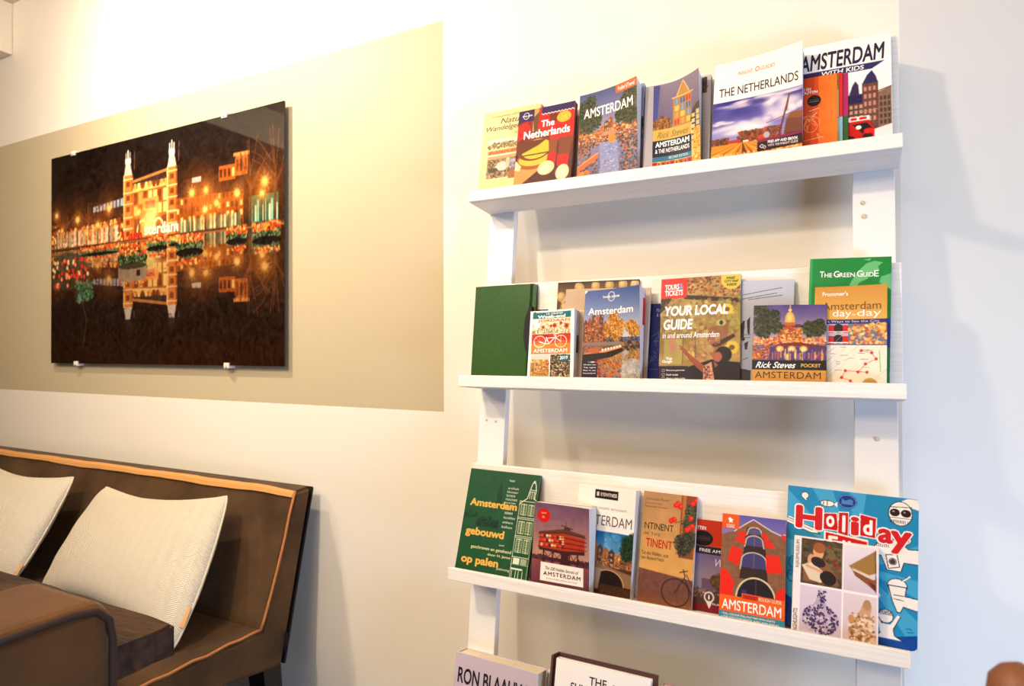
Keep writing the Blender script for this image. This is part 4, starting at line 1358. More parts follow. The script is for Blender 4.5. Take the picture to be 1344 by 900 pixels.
# continent book
B = Book('paperback', 'book', 'ochre paperback with red flowers and a bicycle against a wall, left of the orange-red leaflet', 3, -0.3366, 0.0931, 0.1886, 0.032, 0.050, 0.010, -0.0197, -0.0033, G3)
A = Art(B.w, B.h, (206, 160, 104), seed=53)
A.grad(0, 0, 1, .72, (190, 146, 100), (214, 164, 96)).noise(6, 8)
A.rect(.72, 0, .98, .56, (150, 84, 46)).rect(.74, 0, .80, .54, (190, 124, 74)).rect(.66, .5, .78, .54, (190, 130, 80))
A.tree(.90, .20, .14, .16, 130, [(70, 74, 50), (96, 96, 66), (120, 116, 84), (50, 54, 40)], .012, .035)
A.tree(.86, .42, .2, .12, 240, [(62, 60, 44), (84, 82, 60), (104, 100, 76), (44, 44, 36)], .012, .035)
for fx, fy in ((.66, .08), (.62, .10), (.70, .11), (.97, .04), (.92, .07), (.55, .245), (.60, .23), (.88, .29), (.93, .27), (.84, .31), (.90, .20)):
    A.ell(fx, fy, .048, .024, (214, 44, 24)).ell(fx + .01, fy - .006, .025, .012, (236, 90, 50))
A.line([(.62, .26), (.80, .22)], .01, (70, 90, 50))
A.poly([(0, .705), (.72, .735), (1, .745), (1, 1), (0, 1)], (126, 84, 70)).noise(8, 20, 0, .71, 1, 1).grad(0, .9, 1, 1, (126, 84, 70), (150, 96, 56), .6)
A.line([(.46, .96), (1, .98)], .01, (160, 110, 76))
A.ring(.70, .87, .25, .12, .016, (52, 36, 40)).ring(.70, .87, .235, .112, .006, (110, 80, 70))
for k_ in range(10):
    A.line([(.70, .87), (.70 + .22 * math.cos(k_ * .628), .87 + .105 * math.sin(k_ * .628))], .004, (90, 64, 60))
A.line([(.70, .87), (.86, .72), (.82, .66)], .016, (60, 44, 60)).line([(.86, .74), (1, .88)], .016, (60, 44, 60)).line([(.88, .70), (1, .80)], .014, (70, 50, 60)).line([(.76, .69), (.90, .665)], .012, (40, 28, 30))
A.blur(2)
B.build(A, spine=(214, 206, 224), page_mat=M_PAPER)
B.text('In Europa: Reizen', .05, .055, .50, .083, (120, 90, 70))
B.text('met een boek', .04, .095, .36, .115, (120, 90, 70))
B.text('Reizen door de eeuw', .04, .125, .47, .145, (120, 90, 70))
B.text('NTINENT', .06, .285, .60, .345, (62, 60, 50), bold=.006)
B.text('IN THE', .05, .375, .36, .40, (90, 70, 56), space=1.3)
B.text('TINENT', .10, .43, .60, .505, (196, 44, 28), bold=.012)
B.text('Tot den Walden, oost', .03, .545, .54, .585, (90, 66, 50))
B.text('van Bezard Nath', .03, .59, .46, .62, (90, 66, 50))
B.letter()

# leaflets behind
B = Book('map_leaflet', 'leaflet', 'orange-red leaflet with a black oval behind the ochre book', 3, -0.2500, 0.0850, 0.1487, 0.0230, 0.0330, 0.002, -0.002, 0.0, G3)
A = Art(B.w, B.h, (196, 66, 32), seed=55)
A.ell(.22, .21, .2, .085, (34, 22, 24)).scrib(.08, .18, .36, .24, 3, (120, 100, 96), .012)
B.build(A, spine=(190, 60, 30), pages=False)
B.text('ROTTEN', .00, .075, .28, .115, WHITE, bold=.01)
B.letter()
B = Book('map_leaflet', 'leaflet', 'purple free walking leaflet with a park photo between ochre and orange books', 3, -0.2480, 0.0860, 0.1055, 0.0265, 0.0355, 0.002, -0.002, 0.0, G3)
A = Art(B.w, B.h, (120, 96, 120), seed=57)
A.grad(0, .12, 1, .5, (124, 110, 150), (160, 140, 150)).tree(.72, .48, .38, .2, 150, [(96, 74, 44), (124, 96, 56), (80, 60, 40)], .02, .06)
A.rect(0, .40, .2, .66, (150, 140, 150)).rect(0, .68, 1, 1, (96, 66, 62)).blobs(0, .66, 1, .8, 60, .015, .04, [(150, 120, 110), (96, 70, 60), (176, 150, 140)])
A.poly([(.66, .32), (.70, .26), (.74, .32)], (130, 50, 40)).rect(0, 0, 1, .12, (50, 40, 62)).rect(0, .90, 1, 1, (130, 30, 46))
A.ell(.35, .78, .1, .085, (226, 220, 216)).poly([(.26, .80), (.44, .80), (.36, .96)], (226, 220, 216)).ell(.35, .78, .07, .06, (96, 70, 66))
A.blur(2)
B.build(A, spine=(60, 46, 60), pages=False)
B.text('i', .335, .745, .365, .815, WHITE, bold=.03)
B.text('FREE AMSTERDAM', .14, .04, 1.0, .09, (226, 220, 226), bold=.01)
B.text('Walk', .45, .18, .80, .30, (214, 206, 220), shear=.35)
B.text('RUN THE CITY', .42, .86, .95, .89, (226, 214, 206), bold=.01)
B.letter()

# red shutters guide
B = Book('paperback', 'book', 'small orange-banded guide with a warehouse front of red shutters', 3, -0.1966, 0.0981, 0.1664, 0.040, 0.063, 0.009, -0.0019, 0.0019, G3)
A = Art(B.w, B.h, (140, 100, 76), seed=59)
A.grad(0, 0, 1, .2, (110, 100, 170), (150, 132, 176))
A.poly([(0, .20), (.20, .16), (.40, .07), (.50, .05), (.62, .07), (.78, .13), (1, .18), (1, .80), (0, .80)], (146, 104, 76)).noise(8, 30, 0, .12, 1, .8)
A.line([(.20, .16), (.40, .07), (.50, .03), (.62, .07), (.78, .12), (.92, .15), (1, .14)], .018, (220, 206, 190))
A.poly([(.40, .11), (.62, .11), (.70, .32), (.74, .60), (.30, .60), (.36, .32)], (70, 50, 48))
for cy, rx, ry, c_ in ((.14, .10, .035, (104, 96, 140)), (.235, .13, .05, (92, 84, 130)), (.42, .19, .075, (84, 76, 124))):
    A.rect(.52 - rx, cy, .52 + rx, cy + ry * .9, c_).ell(.52, cy, rx, ry, c_)
    A.ring(.52, cy, rx, ry, .02, (206, 190, 170), 180, 360).line([(.52 - rx, cy), (.52 - rx - .02, cy + ry * 1.2)], .02, (206, 190, 170)).line([(.52 + rx, cy), (.52 + rx + .02, cy + ry * 1.2)], .02, (206, 190, 170))
    A.line([(.52, cy - ry), (.52, cy + ry * .9)], .01, (130, 110, 110))
A.ell(.56, .78, .30, .20, (50, 38, 48)).ring(.56, .78, .30, .20, .028, (214, 200, 166), 180, 360).rect(.34, .70, .42, .80, (70, 60, 110)).line([(.56, .60), (.56, .8)], .016, (90, 76, 76))
R_ = (226, 52, 28)
for p in ([(.24, .165), (.38, .15), (.40, .19), (.28, .205)], [(.62, .15), (.72, .16), (.74, .20), (.64, .20)], [(.24, .20), (.36, .20), (.38, .28), (.22, .25)], [(.66, .20), (.78, .22), (.84, .28), (.68, .28)],
          [(.17, .30), (.34, .33), (.28, .49), (.10, .44)], [(.70, .35), (.90, .34), (.97, .50), (.72, .52)], [(0, .52), (.12, .55), (.22, .64), (.20, .80), (0, .80)], [(.90, .66), (1, .62), (1, .80), (.86, .78), (.85, .72)],
          [(.93, .14), (1, .15), (1, .20), (.95, .18)]):
    A.poly(p, R_)
A.rect(0, 0, .27, .14, (228, 104, 36))
A.poly([(.09, .045), (.13, .03), (.145, .045), (.18, .05), (.16, .065), (.17, .09), (.14, .075), (.11, .09), (.115, .065)], WHITE)
A.poly([(.35, .735), (1, .745), (1, .84), (.35, .84)], (224, 110, 52)).rect(0, .775, 1, .925, (236, 112, 40)).rect(0, .925, 1, 1, (66, 150, 176)).rect(.36, .745, .60, .785, (214, 70, 40))
B.build(A, spine=(200, 90, 40))
B.text('ROUGH', .07, .10, .20, .113, WHITE, bold=.02)
B.text('GUIDE', .07, .118, .20, .132, WHITE, bold=.02)
B.text('POCKET', .39, .752, .58, .782, (110, 30, 20), bold=.01)
B.text('ROUGH GUIDE', .61, .752, .95, .782, (250, 214, 180), bold=.01)
B.text('AMSTERDAM', .04, .81, .95, .905, WHITE, bold=.012)
B.text('• FULL COLOUR PULL-OUT MAP WITH SIGHTS', .04, .936, .86, .955, WHITE, bold=.012)
B.text('• THE CITY TOP SIGHTS, BARS AND WALKS', .04, .966, .92, .985, WHITE, bold=.012)
B.letter()

# blue activity book
B = Book('activity_book', 'book', 'large thin blue activity book with red cartoon lettering overhanging the third ledge', 3, -0.1020, 0.1793, 0.2199, 0.026, 0.045, 0.004, -0.0263, 0.0097, G3)
A = Art(B.w, B.h, (44, 148, 186), seed=61)
for i in range(11):
    a0 = -.4 + i * .5
    A.poly([(.55, .5), (.55 + 2 * math.cos(a0), .5 + 2 * math.sin(a0)), (.55 + 2 * math.cos(a0 + .25), .5 + 2 * math.sin(a0 + .25))], (84, 172, 204))
A.poly([(0, .78), (.3, .93), (.75, .955), (1, .90), (1, 1), (0, 1)], (20, 84, 156))
W2 = (246, 236, 226)
K = (52, 44, 50)


def doodle(fn, *a):
    fn(*a)


A.ell(.475, .07, .075, .052, (28, 70, 140)).ring(.475, .07, .068, .046, .006, (130, 170, 210))
A.poly([(.43, .05), (.46, .065), (.50, .05), (.52, .06), (.52, .09), (.43, .09)], (96, 140, 190))
A.ell(.14, .06, .03, .024, W2).ring(.14, .06, .03, .024, .005, K).poly([(.12, .07), (.155, .085), (.15, .095)], W2)
A.ell(.32, .10, .055, .022, W2).ring(.32, .10, .055, .022, .005, K).poly([(.37, .10), (.40, .08), (.40, .12)], W2).line([(.29, .09), (.29, .11)], .005, K).line([(.32, .085), (.32, .115)], .005, K)
# sun with sunglasses, wave behind
A.poly([(.86, .03), (.92, .005), (1, .0), (1, .075), (.93, .06)], W2)
A.ell(.87, .11, .085, .082, W2).ring(.87, .11, .085, .082, .006, K)
for xx in (.83, .91):
    A.ell(xx, .105, .036, .026, (56, 26, 30)).ell(xx - .01, .098, .008, .006, (190, 170, 170))
for i in range(12):
    A.line([(.80 + .012 * i, .155), (.80 + .012 * i, .175)], .004, K)
A.line([(.79, .07), (.95, .06)], .005, K).line([(.80, .14), (.95, .14)], .005, K)
# shell
A.ell(.905, .285, .045, .03, W2).ring(.905, .285, .045, .03, .005, K).ring(.905, .287, .028, .018, .005, K).ring(.905, .288, .012, .009, .005, K)
# boy with camera
A.ell(.745, .365, .06, .045, W2).ring(.745, .365, .06, .045, .006, K).poly([(.76, .31), (.86, .29), (.93, .345), (1, .34), (1, .44), (.90, .44), (.88, .50), (.78, .50), (.74, .42)], W2)
A.line([(.76, .31), (.86, .29), (.93, .345), (1, .34)], .006, K).line([(1, .44), (.90, .44), (.88, .50), (.78, .50), (.74, .42)], .006, K)
A.rect(.78, .40, .85, .48, W2).line([(.77, .40), (.85, .39), (.87, .47), (.79, .49), (.77, .40)], .006, K).ell(.82, .44, .02, .017, (90, 60, 60)).ring(.82, .44, .026, .021, .005, K)
for i in range(7):
    A.line([(.70 + .014 * i, .33), (.705 + .014 * i, .35)], .005, K)
# ice cream in hand
A.ell(.855, .595, .07, .045, W2).ring(.855, .595, .07, .045, .006, K).line([(.89, .56), (.94, .525)], .014, W2).line([(.885, .56), (.93, .525)], .004, K)
A.poly([(.79, .60), (.92, .60), (.91, .66), (1, .665), (1, .745), (.90, .73), (.88, .77), (.855, .77), (.82, .70), (.80, .66)], W2)
A.line([(.79, .60), (.92, .60), (.91, .66), (1, .665)], .006, K).line([(1, .745), (.90, .73), (.88, .77), (.855, .77), (.82, .70), (.79, .60)], .006, K).line([(.83, .66), (.90, .66)], .005, K).line([(.83, .685), (.90, .69)], .005, K)
# child with raised arms
A.ell(.775, .81, .055, .045, W2).ring(.775, .81, .055, .045, .006, K)
for i in range(9):
    A.line([(.73 + .011 * i, .775), (.735 + .011 * i, .80)], .005, K)
A.poly([(.70, .79), (.72, .80), (.75, .86), (.81, .86), (.86, .79), (.88, .80), (.83, .89), (.84, .93), (.90, .955), (.70, .955), (.74, .92)], W2)
A.line([(.70, .79), (.75, .86)], .006, K).line([(.88, .80), (.83, .89), (.84, .93), (.90, .955)], .006, K).line([(.74, .92), (.70, .955)], .006, K)
A.line([(.92, .87), (.94, .865), (.96, .87)], .006, (24, 90, 150)).line([(.93, .89), (.97, .885)], .006, (24, 90, 150))
# pencil
A.poly([(0, .235), (.02, .225), (.22, .285), (.27, .325), (.20, .325), (0, .27)], W2).line([(0, .235), (.22, .287)], .006, K).line([(0, .27), (.20, .325)], .006, K).line([(.22, .287), (.27, .325), (.20, .325)], .006, K).line([(0, .25), (.21, .305)], .004, K)
A.ell(.70, .68, .035, .022, W2).ell(.68, .63, .02, .025, (60, 50, 110)).ring(.06, .55, .03, .04, .008, (20, 90, 150)).ring(.05, .65, .03, .04, .008, (20, 90, 150))
# white edge round the letters and their tiles
RD = (206, 26, 32)
A.poly([(.30, .295), (.64, .32), (.64, .40), (.30, .38)], W2).poly([(.315, .305), (.63, .335), (.63, .40), (.315, .38)], RD)
for p in ([(.295, .175), (.395, .165), (.41, .285), (.285, .285)], [(.415, .155), (.485, .15), (.485, .31), (.41, .30)], [(.58, .15), (.695, .165), (.69, .30), (.575, .295)]):
    cx, cy = sum(q[0] for q in p) / 4, sum(q[1] for q in p) / 4
    A.poly([(cx + (q[0] - cx) * 1.14, cy + (q[1] - cy) * 1.1) for q in p], W2)
    A.poly(p, RD)
B.build(A, spine=(40, 130, 170), round_c=.008)
for t_, x0_, y0_, x1_, y1_, dy in (('H', .07, .135, .285, .30, .0), ('i', .505, .17, .57, .30, 0), ('a', .71, .225, .82, .325, 0), ('y', .80, .23, .955, .385, 0)):
    B.text(t_, x0_ - .012, y0_ - .010, x1_ + .012, y1_ + .010, W2, bold=.07)
for t_, x0_, y0_, x1_, y1_ in (('H', .07, .135, .285, .30), ('i', .505, .17, .57, .30), ('a', .71, .225, .82, .325), ('y', .80, .23, .955, .385)):
    B.text(t_, x0_, y0_, x1_, y1_, (206, 26, 33), bold=.04)
B.texts = [(v_ + np.array([0, 0, .0003]) if c_ == (206, 26, 33) else v_, t_, c_) for v_, t_, c_ in B.texts]
for t_, x0_, y0_, x1_, y1_ in (('o', .315, .185, .38, .265), ('l', .44, .17, .465, .29), ('d', .60, .18, .67, .285), ('F', .335, .325, .41, .43), ('u', .445, .345, .51, .43), ('n', .555, .355, .61, .42)):
    B.text(t_, x0_, y0_, x1_, y1_, W2, bold=.035)
B.letter()

# museum highlights
B = Book('paperback', 'book', 'white museum booklet of four pictures, ship and vase among them, before the blue activity book', 3, -0.0886, 0.1158, 0.1459, 0.045, 0.067, 0.010, -0.0211, 0.0055, G3)
A = Art(B.w, B.h, (240, 230, 226), seed=63)
A.rect(.095, .02, .585, .49, (96, 74, 54)).blobs(.12, .03, .58, .48, 70, .02, .06, [(110, 84, 60), (80, 66, 46), (130, 92, 64), (90, 90, 60)], .7)
A.rect(.40, .08, .585, .35, (130, 110, 76)).blobs(.40, .06, .58, .35, 22, .02, .045, [(150, 70, 50), (110, 96, 60), (84, 84, 56)])
A.poly([(.12, .3), (.24, .2), (.38, .22), (.50, .34), (.55, .46), (.12, .46)], (150, 104, 70)).ell(.30, .14, .065, .085, (226, 170, 130)).ell(.31, .10, .075, .055, (170, 104, 60)).ell(.22, .235, .05, .06, (220, 164, 126)).poly([(.10, .30), (.22, .26), (.40, .36), (.34, .46), (.20, .44)], (226, 206, 186)).ell(.42, .40, .10, .07, (50, 34, 34), rot=.5).ell(.30, .25, .09, .05, (60, 40, 40), rot=.3).line([(.16, .30), (.34, .345)], .03, (226, 166, 130))
A.grad(.60, .03, .985, .50, (232, 222, 226), (214, 200, 206))
A.poly([(.66, .24), (.97, .045), (.975, .27), (.90, .30)], (170, 132, 76)).poly([(.66, .24), (.90, .30), (.90, .31), (.70, .265)], (214, 190, 150)).poly([(.66, .22), (.74, .33), (.86, .39), (.975, .46), (.975, .34), (.86, .325), (.72, .275)], (150, 96, 66)).line([(.96, .05), (.97, .4)], .01, (110, 76, 50)).line([(.70, .27), (.94, .34)], .012, (226, 206, 180))
A.poly([(.88, .36), (.975, .40), (.975, .47)], (120, 50, 40))
A.grad(.095, .505, .585, 1, (222, 208, 216), (206, 190, 204))
A.ell(.34, .83, .22, .155, (196, 176, 190)).poly([(.31, .54), (.37, .54), (.40, .66), (.47, .74), (.20, .74), (.28, .66)], (190, 170, 186))
for _ in range(230):
    a, q = A.r.uniform(0, 6.28), math.sqrt(A.r.uniform())
    A.ell(.34 + .21 * q * math.cos(a), .83 + .15 * q * math.sin(a), .013, .011, [(84, 64, 104), (104, 84, 124), (214, 200, 210), (70, 52, 90)][A.r.randint(4)])
for _ in range(60):
    A.ell(A.r.uniform(.29, .40), A.r.uniform(.53, .72), .011, .010, [(84, 64, 104), (70, 52, 90), (200, 186, 200)][A.r.randint(3)])
A.grad(.60, .515, .985, 1, (226, 210, 212), (210, 190, 190))
A.poly([(.70, 1), (.66, .88), (.72, .78), (.68, .72), (.76, .72), (.80, .66), (.84, .57), (.90, .55), (.93, .62), (.91, .70), (.95, .80), (.97, .92), (.95, 1)], (206, 166, 130))
A.blobs(.68, .70, .96, .99, 120, .012, .035, [(226, 196, 166), (176, 130, 96), (150, 104, 76), (236, 214, 190)], .85)
A.ell(.875, .60, .045, .05, (190, 146, 110)).ell(.70, .76, .035, .04, (206, 150, 110))
A.rect(.585, 0, .60, 1, (244, 236, 236)).rect(.095, .49, 1, .507, (244, 236, 236))
B.build(A, spine=(236, 226, 224))
B.text('RIJKSMUSEUM', .025, .045, .078, .335, (96, 76, 84), rot=90)
B.text('HIGHLIGHTS', .015, .76, .068, 1.0, (96, 76, 84), rot=90, bold=.01)
B.letter()

# ------------------------------------------------------------------ lowest ledge
B = Book('cookbook', 'book', 'thick lilac hardback with black capital lettering on the lowest ledge', 4, -0.6893, 0.1786, 0.2219, 0.060, 0.081, 0.036, -0.0056, 0.0064, G4)
A = Art(B.w, B.h, (206, 190, 198), seed=65)
A.rect(0, .30, .12, 1, (120, 70, 50)).rect(.02, .34, .09, 1, (206, 180, 150)).rect(.12, .34, 1, .37, (130, 84, 66)).rect(.12, .37, 1, 1, (176, 150, 140))
A.rect(.26, .40, .52, 1, (214, 190, 150)).rect(.26, .40, .28, 1, (110, 70, 56)).poly([(.9, .14), (1, .1), (1, .5), (.86, .4)], (150, 130, 160))
B.build(A, spine=(206, 190, 200), hard=True, cover_t=.002, page_mat=mat('cream_page_edges', (226, 208, 176), .8, .1))
B.text('RON BLAAUW', .045, .115, .885, .245, (36, 30, 38), bold=.022)
B.letter()
B = Book('slipcased_book', 'book', 'white hardback with black capitals inside a dark slipcase on the lowest ledge', 4, -0.4826, 0.1734, 0.2510, 0.050, 0.080, 0.014, -0.0025, -0.0030, G4)
A = Art(B.w, B.h, (244, 238, 232), seed=67)
A.poly([(.60, .13), (.63, .10), (.65, .14), (.66, .2), (.60, .22)], (176, 100, 60)).ell(.635, .105, .02, .015, (150, 80, 50))
B.build(A, spine=(236, 228, 222), hard=True, cover_t=.002)
B.text('THE', .375, .070, .56, .125, (36, 28, 30), bold=.012)
B.text('SUNDAY', .18, .135, .56, .195, (36, 28, 30), bold=.012)
B.letter()
bm = bmesh.new()
box(bm, (-.012, -.0006, -.038), (B.w + .004, B.h + .002, -.034))
box(bm, (-.012, -.0006, -.034), (-.008, B.h + .002, -.004))
box(bm, (-.008, -.0006, -.034), (B.w + .004, .0006, -.0185))
obj('slipcase', bm, [mat('slipcase', (92, 62, 62), .5, .3)], B.root)
B = Book('hardback', 'book', 'dusky pink cloth book with pale labels, rightmost on the lowest ledge', 4, -0.2930, 0.1500, 0.2430, 0.044, 0.060, 0.016, -0.006, 0.0, G4)
A = Art(B.w, B.h, (176, 140, 140), seed=69)
A.noise(8, 60).rect(.0, .0, 1, .02, (206, 176, 170)).rect(.12, .10, .3, .2, (226, 206, 180)).rect(.38, .1, .44, .2, (150, 96, 84)).rect(.56, .12, .8, .2, (214, 190, 170))
B.build(A, spine=(190, 150, 150), hard=True, cover_t=.002)

# ------------------------------------------------------------------ glass picture of a museum at night
PX0, PX1, PZ0, PZ1 = -2.5331, -1.3796, -0.0479, 0.6810
PIC = empty('glass_picture', ((PX0 + PX1) / 2, -0.02, PZ0), 'large glossy photo of a lit museum at night mirrored in water, on the wall', 'picture')
pw, ph = PX1 - PX0, PZ1 - PZ0
A = Art(pw, ph, (30, 18, 12), cell=.0026, seed=71)
A.ink = 1.05
A.grad(0, 0, 1, .45, (26, 16, 12), (52, 30, 18))
OR, YO, DK = (206, 110, 36), (246, 190, 96), (96, 46, 18)


def facade(x0, y0, x1, y1, c, rows, cols):
    A.rect(x0, y0, x1, y1, c)
    for r_ in range(rows):
        for c_ in range(cols):
            wx, wy = x0 + (x1 - x0) * (c_ + .25) / cols, y0 + (y1 - y0) * (r_ + .25) / rows
            A.rect(wx, wy, wx + (x1 - x0) * .5 / cols, wy + (y1 - y0) * .55 / rows, [(250, 200, 110), (120, 56, 20), (70, 34, 16)][A.r.randint(3)])


facade(.0, .33, .37, .46, (120, 60, 26), 4, 22)
A.poly([(0, .35), (.20, .29), (.36, .27), (.36, .34), (0, .38)], (56, 32, 22))
A.poly([(.22, .275), (.37, .255), (.37, .29), (.22, .30)], (150, 170, 190))
for i in range(9):
    A.line([(.22 + .0165 * i, .26), (.22 + .0165 * i, .31)], .004, (40, 26, 24))
A.blobs(.0, .36, .36, .45, 150, .003, .009, LIGHTS + [(250, 230, 180)])
A.rect(.02, .37, .34, .445, (200, 150, 100), .35)
for i in range(14):
    A.rect(.03 + .023 * i, .375, .042 + .023 * i, .44, (226, 220, 196) if i % 3 else (150, 170, 150), .75)
facade(.60, .30, .86, .45, (140, 70, 28), 4, 16)
A.poly([(.60, .24), (.78, .20), (.86, .23), (.86, .31), (.60, .30)], (50, 30, 22))
A.rect(.665, .225, .70, .245, (190, 200, 210))
facade(.77, .20, .83, .26, (170, 84, 32), 1, 4)
facade(.83, .165, .875, .25, (186, 96, 40), 1, 3)
A.rect(.825, .16, .88, .172, (226, 140, 70))
A.rect(.61, .395, .85, .45, (110, 130, 90), .55)
for i in range(18):
    A.rect(.62 + .013 * i, .395, .626 + .013 * i, .445, [(160, 206, 160), (236, 230, 190), (60, 90, 70)][i % 3], .8)
A.rect(.88, .34, .98, .45, (50, 120, 96), .8)
for i in range(12):
    A.rect(.885 + .008 * i, .36 + .01 * (i % 3), .890 + .008 * i, .44, [(150, 220, 190), (40, 70, 60), (220, 240, 210)][i % 3], .8)
# the central front
A.rect(.39, .20, .585, .45, (172, 90, 36))
A.poly([(.41, .20), (.56, .17), (.575, .205), (.40, .215)], (60, 40, 34))
A.line([(.395, .195), (.58, .165)], .008, (190, 120, 60)).line([(.39, .235), (.585, .225)], .010, (246, 196, 110))
for r_, (y0_, y1_) in enumerate(((.205, .23), (.245, .295), (.305, .345), (.36, .44))):
    n_ = (9, 7, 7, 5)[r_]
    for i in range(n_):
        x = .415 + (.15) * (i + .15) / n_
        A.rect(x, y0_, x + .15 / n_ * .66, y1_, [(250, 206, 120), (236, 160, 80), (110, 50, 20)][A.r.randint(3)])
A.rect(.455, .275, .525, .33, (244, 150, 70)).rect(.47, .29, .51, .32, (206, 60, 40))
for cx in (.455, .49, .525):
    A.ring(cx, .42, .022, .05, .006, (255, 226, 160), 180, 360)
A.glow(.49, .36, .07, (250, 180, 90), .7)
for cx in (.39, .5825):
    A.rect(cx - .021, .16, cx + .021, .45, (214, 122, 54))
    A.line([(cx - .018, .16), (cx - .018, .45)], .004, (255, 206, 130)).line([(cx + .018, .16), (cx + .018, .45)], .004, (150, 70, 30))
    for y_ in (.19, .25, .30, .36, .41):
        A.rect(cx - .008, y_, cx + .008, y_ + .022, (130, 60, 26)).line([(cx - .021, y_ - .012), (cx + .021, y_ - .012)], .004, (255, 210, 140))
    A.poly([(cx - .019, .16), (cx - .010, .105), (cx + .010, .105), (cx + .019, .16)], (206, 186, 164))
    A.rect(cx - .012, .085, cx + .012, .108, (236, 220, 196)).line([(cx - .009, .09), (cx - .009, .06)], .004, (226, 206, 180)).line([(cx + .009, .09), (cx + .009, .06)], .004, (226, 206, 180)).line([(cx, .09), (cx, .05)], .005, (236, 220, 200))
    A.line([(cx + .028, .14), (cx + .030, .06)], .003, (110, 80, 60))
# bare trees
for tx, ty, ln in ((.885, .44, .32), (.97, .45, .36), (.08, .42, .14), (.20, .42, .16)):
    A.line([(tx, ty), (tx, ty - ln * .5)], .008 if ln > .2 else .004, (74, 44, 28))
    for k_ in range(9):
        a = A.r.uniform(-1.3, 1.3)
        y_ = ty - ln * A.r.uniform(.35, .6)
        A.line([(tx, y_), (tx + .05 * math.sin(a), y_ - ln * .25), (tx + .085 * math.sin(a), y_ - ln * .5 * math.cos(a * .7))], .0022, (96, 56, 32))
# street lamps
for lx, ly, s_ in ((.934, .292, 1.3), (.665, .288, 1.1), (.72, .286, 1.0), (.837, .318, 1.0), (.76, .345, .9), (.716, .365, .9), (.142, .32, 1.0), (.30, .293, .9), (.03, .284, .8), (.245, .36, .8), (.44, .33, .9), (.06, .36, .6), (.19, .39, .6), (.60, .42, .5), (.925, .335, .8)):
    A.line([(lx, ly), (lx, .45)], .004, (70, 40, 24))
    A.ell(lx, ly, .05 * s_, .05 * s_ / A.asp, (206, 110, 40), .28, soft=.9)
    A.glow(lx, ly, .020 * s_, (240, 150, 56))
    for k_ in range(10):
        a = k_ * .628 + .3
        A.line([(lx, ly), (lx + .019 * s_ * math.cos(a), ly + .019 * s_ * math.sin(a) / A.asp)], .0016, (240, 180, 96), .55)
# quay, then everything mirrored in the pond
A.rect(0, .447, 1, .47, (84, 52, 32))
A.mirror(.455, .90, (36, 22, 16), .30)
A.blobs(.0, .5, 1, .85, 120, .004, .014, [(40, 24, 16), (60, 34, 20)], .4, .3)
A.grad(0, .80, 1, 1.0, (34, 20, 12), (44, 22, 10), .9)
A.line([(0, .475), (.35, .455), (1, .462)], .005, (150, 90, 50))
RDT, YET = [(196, 50, 26), (216, 84, 40), (150, 40, 22)], [(216, 150, 60), (226, 180, 96), (190, 110, 50)]
for cx, cy, rx, ry, cl in ((.52, .462, .045, .018, YET + RDT), (.25, .468, .10, .012, YET + RDT), (.60, .468, .03, .012, YET), (.655, .478, .055, .026, YET + RDT), (.835, .468, .038, .020, YET + RDT), (.94, .468, .050, .024, RDT + YET), (.41, .498, .068, .036, RDT + YET)):
    A.ell(cx, cy + ry * .9, rx, ry, (34, 44, 24))
    for _ in range(int(rx * 2200)):
        A.ell(cx + A.r.uniform(-.95, .95) * rx, cy + ry * A.r.uniform(.1, 1.7), .0022, .0055, [(70, 92, 56), (104, 120, 80), (36, 50, 28), (140, 140, 96)][A.r.randint(4)], .8)
    for _ in range(int(rx * 1700)):
        A.ell(cx + A.r.uniform(-.97, .97) * rx, cy + A.r.uniform(-.9, .5) * ry, .0030, .0062, cl[A.r.randint(len(cl))], .9)
    A.ell(cx, cy + ry * 2.1, rx, ry * .7, (28, 20, 16))
    for _ in range(int(rx * 800)):
        A.ell(cx + A.r.uniform(-.9, .9) * rx, cy + ry * 2.9 + A.r.uniform(-.4, .5) * ry, .0022, .005, [(60, 76, 48), (90, 100, 66), (36, 44, 26)][A.r.randint(3)], .7)
    for _ in range(int(rx * 900)):
        A.ell(cx + A.r.uniform(-.9, .9) * rx, cy + ry * 3.5 + A.r.uniform(-.4, .5) * ry, .0028, .0055, cl[A.r.randint(len(cl))], .75)
A.rect(.345, .565, .475, .615, (124, 100, 80)).ell(.41, .615, .065, .02, (124, 100, 80)).ell(.41, .565, .065, .014, (60, 50, 34)).rect(.43, .585, .445, .61, (40, 26, 20))
A.ell(.09, .56, .11, .09, (66, 56, 40), .8)
for _ in range(60):
    A.ell(A.r.uniform(.0, .20), A.r.uniform(.50, .63), .0055, .010, [(206, 50, 34), (236, 130, 80), (226, 186, 130), (190, 60, 40)][A.r.randint(4)])
A.tree(.17, .66, .05, .05, 60, [(60, 84, 60), (96, 120, 90), (40, 56, 36)], .004, .010)
A.line([(.17, .72), (.19, .80), (.17, .93)], .0025, (90, 60, 40))
A.noise(6, 90).noise(9, 200)
A.blur(2)
c = A.cells()
ny, nx = c.shape[:2]
bm_w = np.linspace(-pw / 2, pw / 2, nx + 1)
bm_h = np.linspace(0, ph, ny + 1)
GX, GZ = np.meshgrid(bm_w, bm_h)
P = np.stack([GX.ravel(), np.full(GX.size, -.0003), GZ.ravel()], -1)
I = np.arange(len(P)).reshape(ny + 1, nx + 1)
Q = np.stack([I[:-1, :-1], I[:-1, 1:], I[1:, 1:], I[1:, :-1]], -1).reshape(-1, 4)
pv, pf, pm = [P], [tuple(f) for f in Q], [0] * len(Q)
pmats = [print_mat('glazed_print', 0.035, 0.55)]
nvp = len(P)
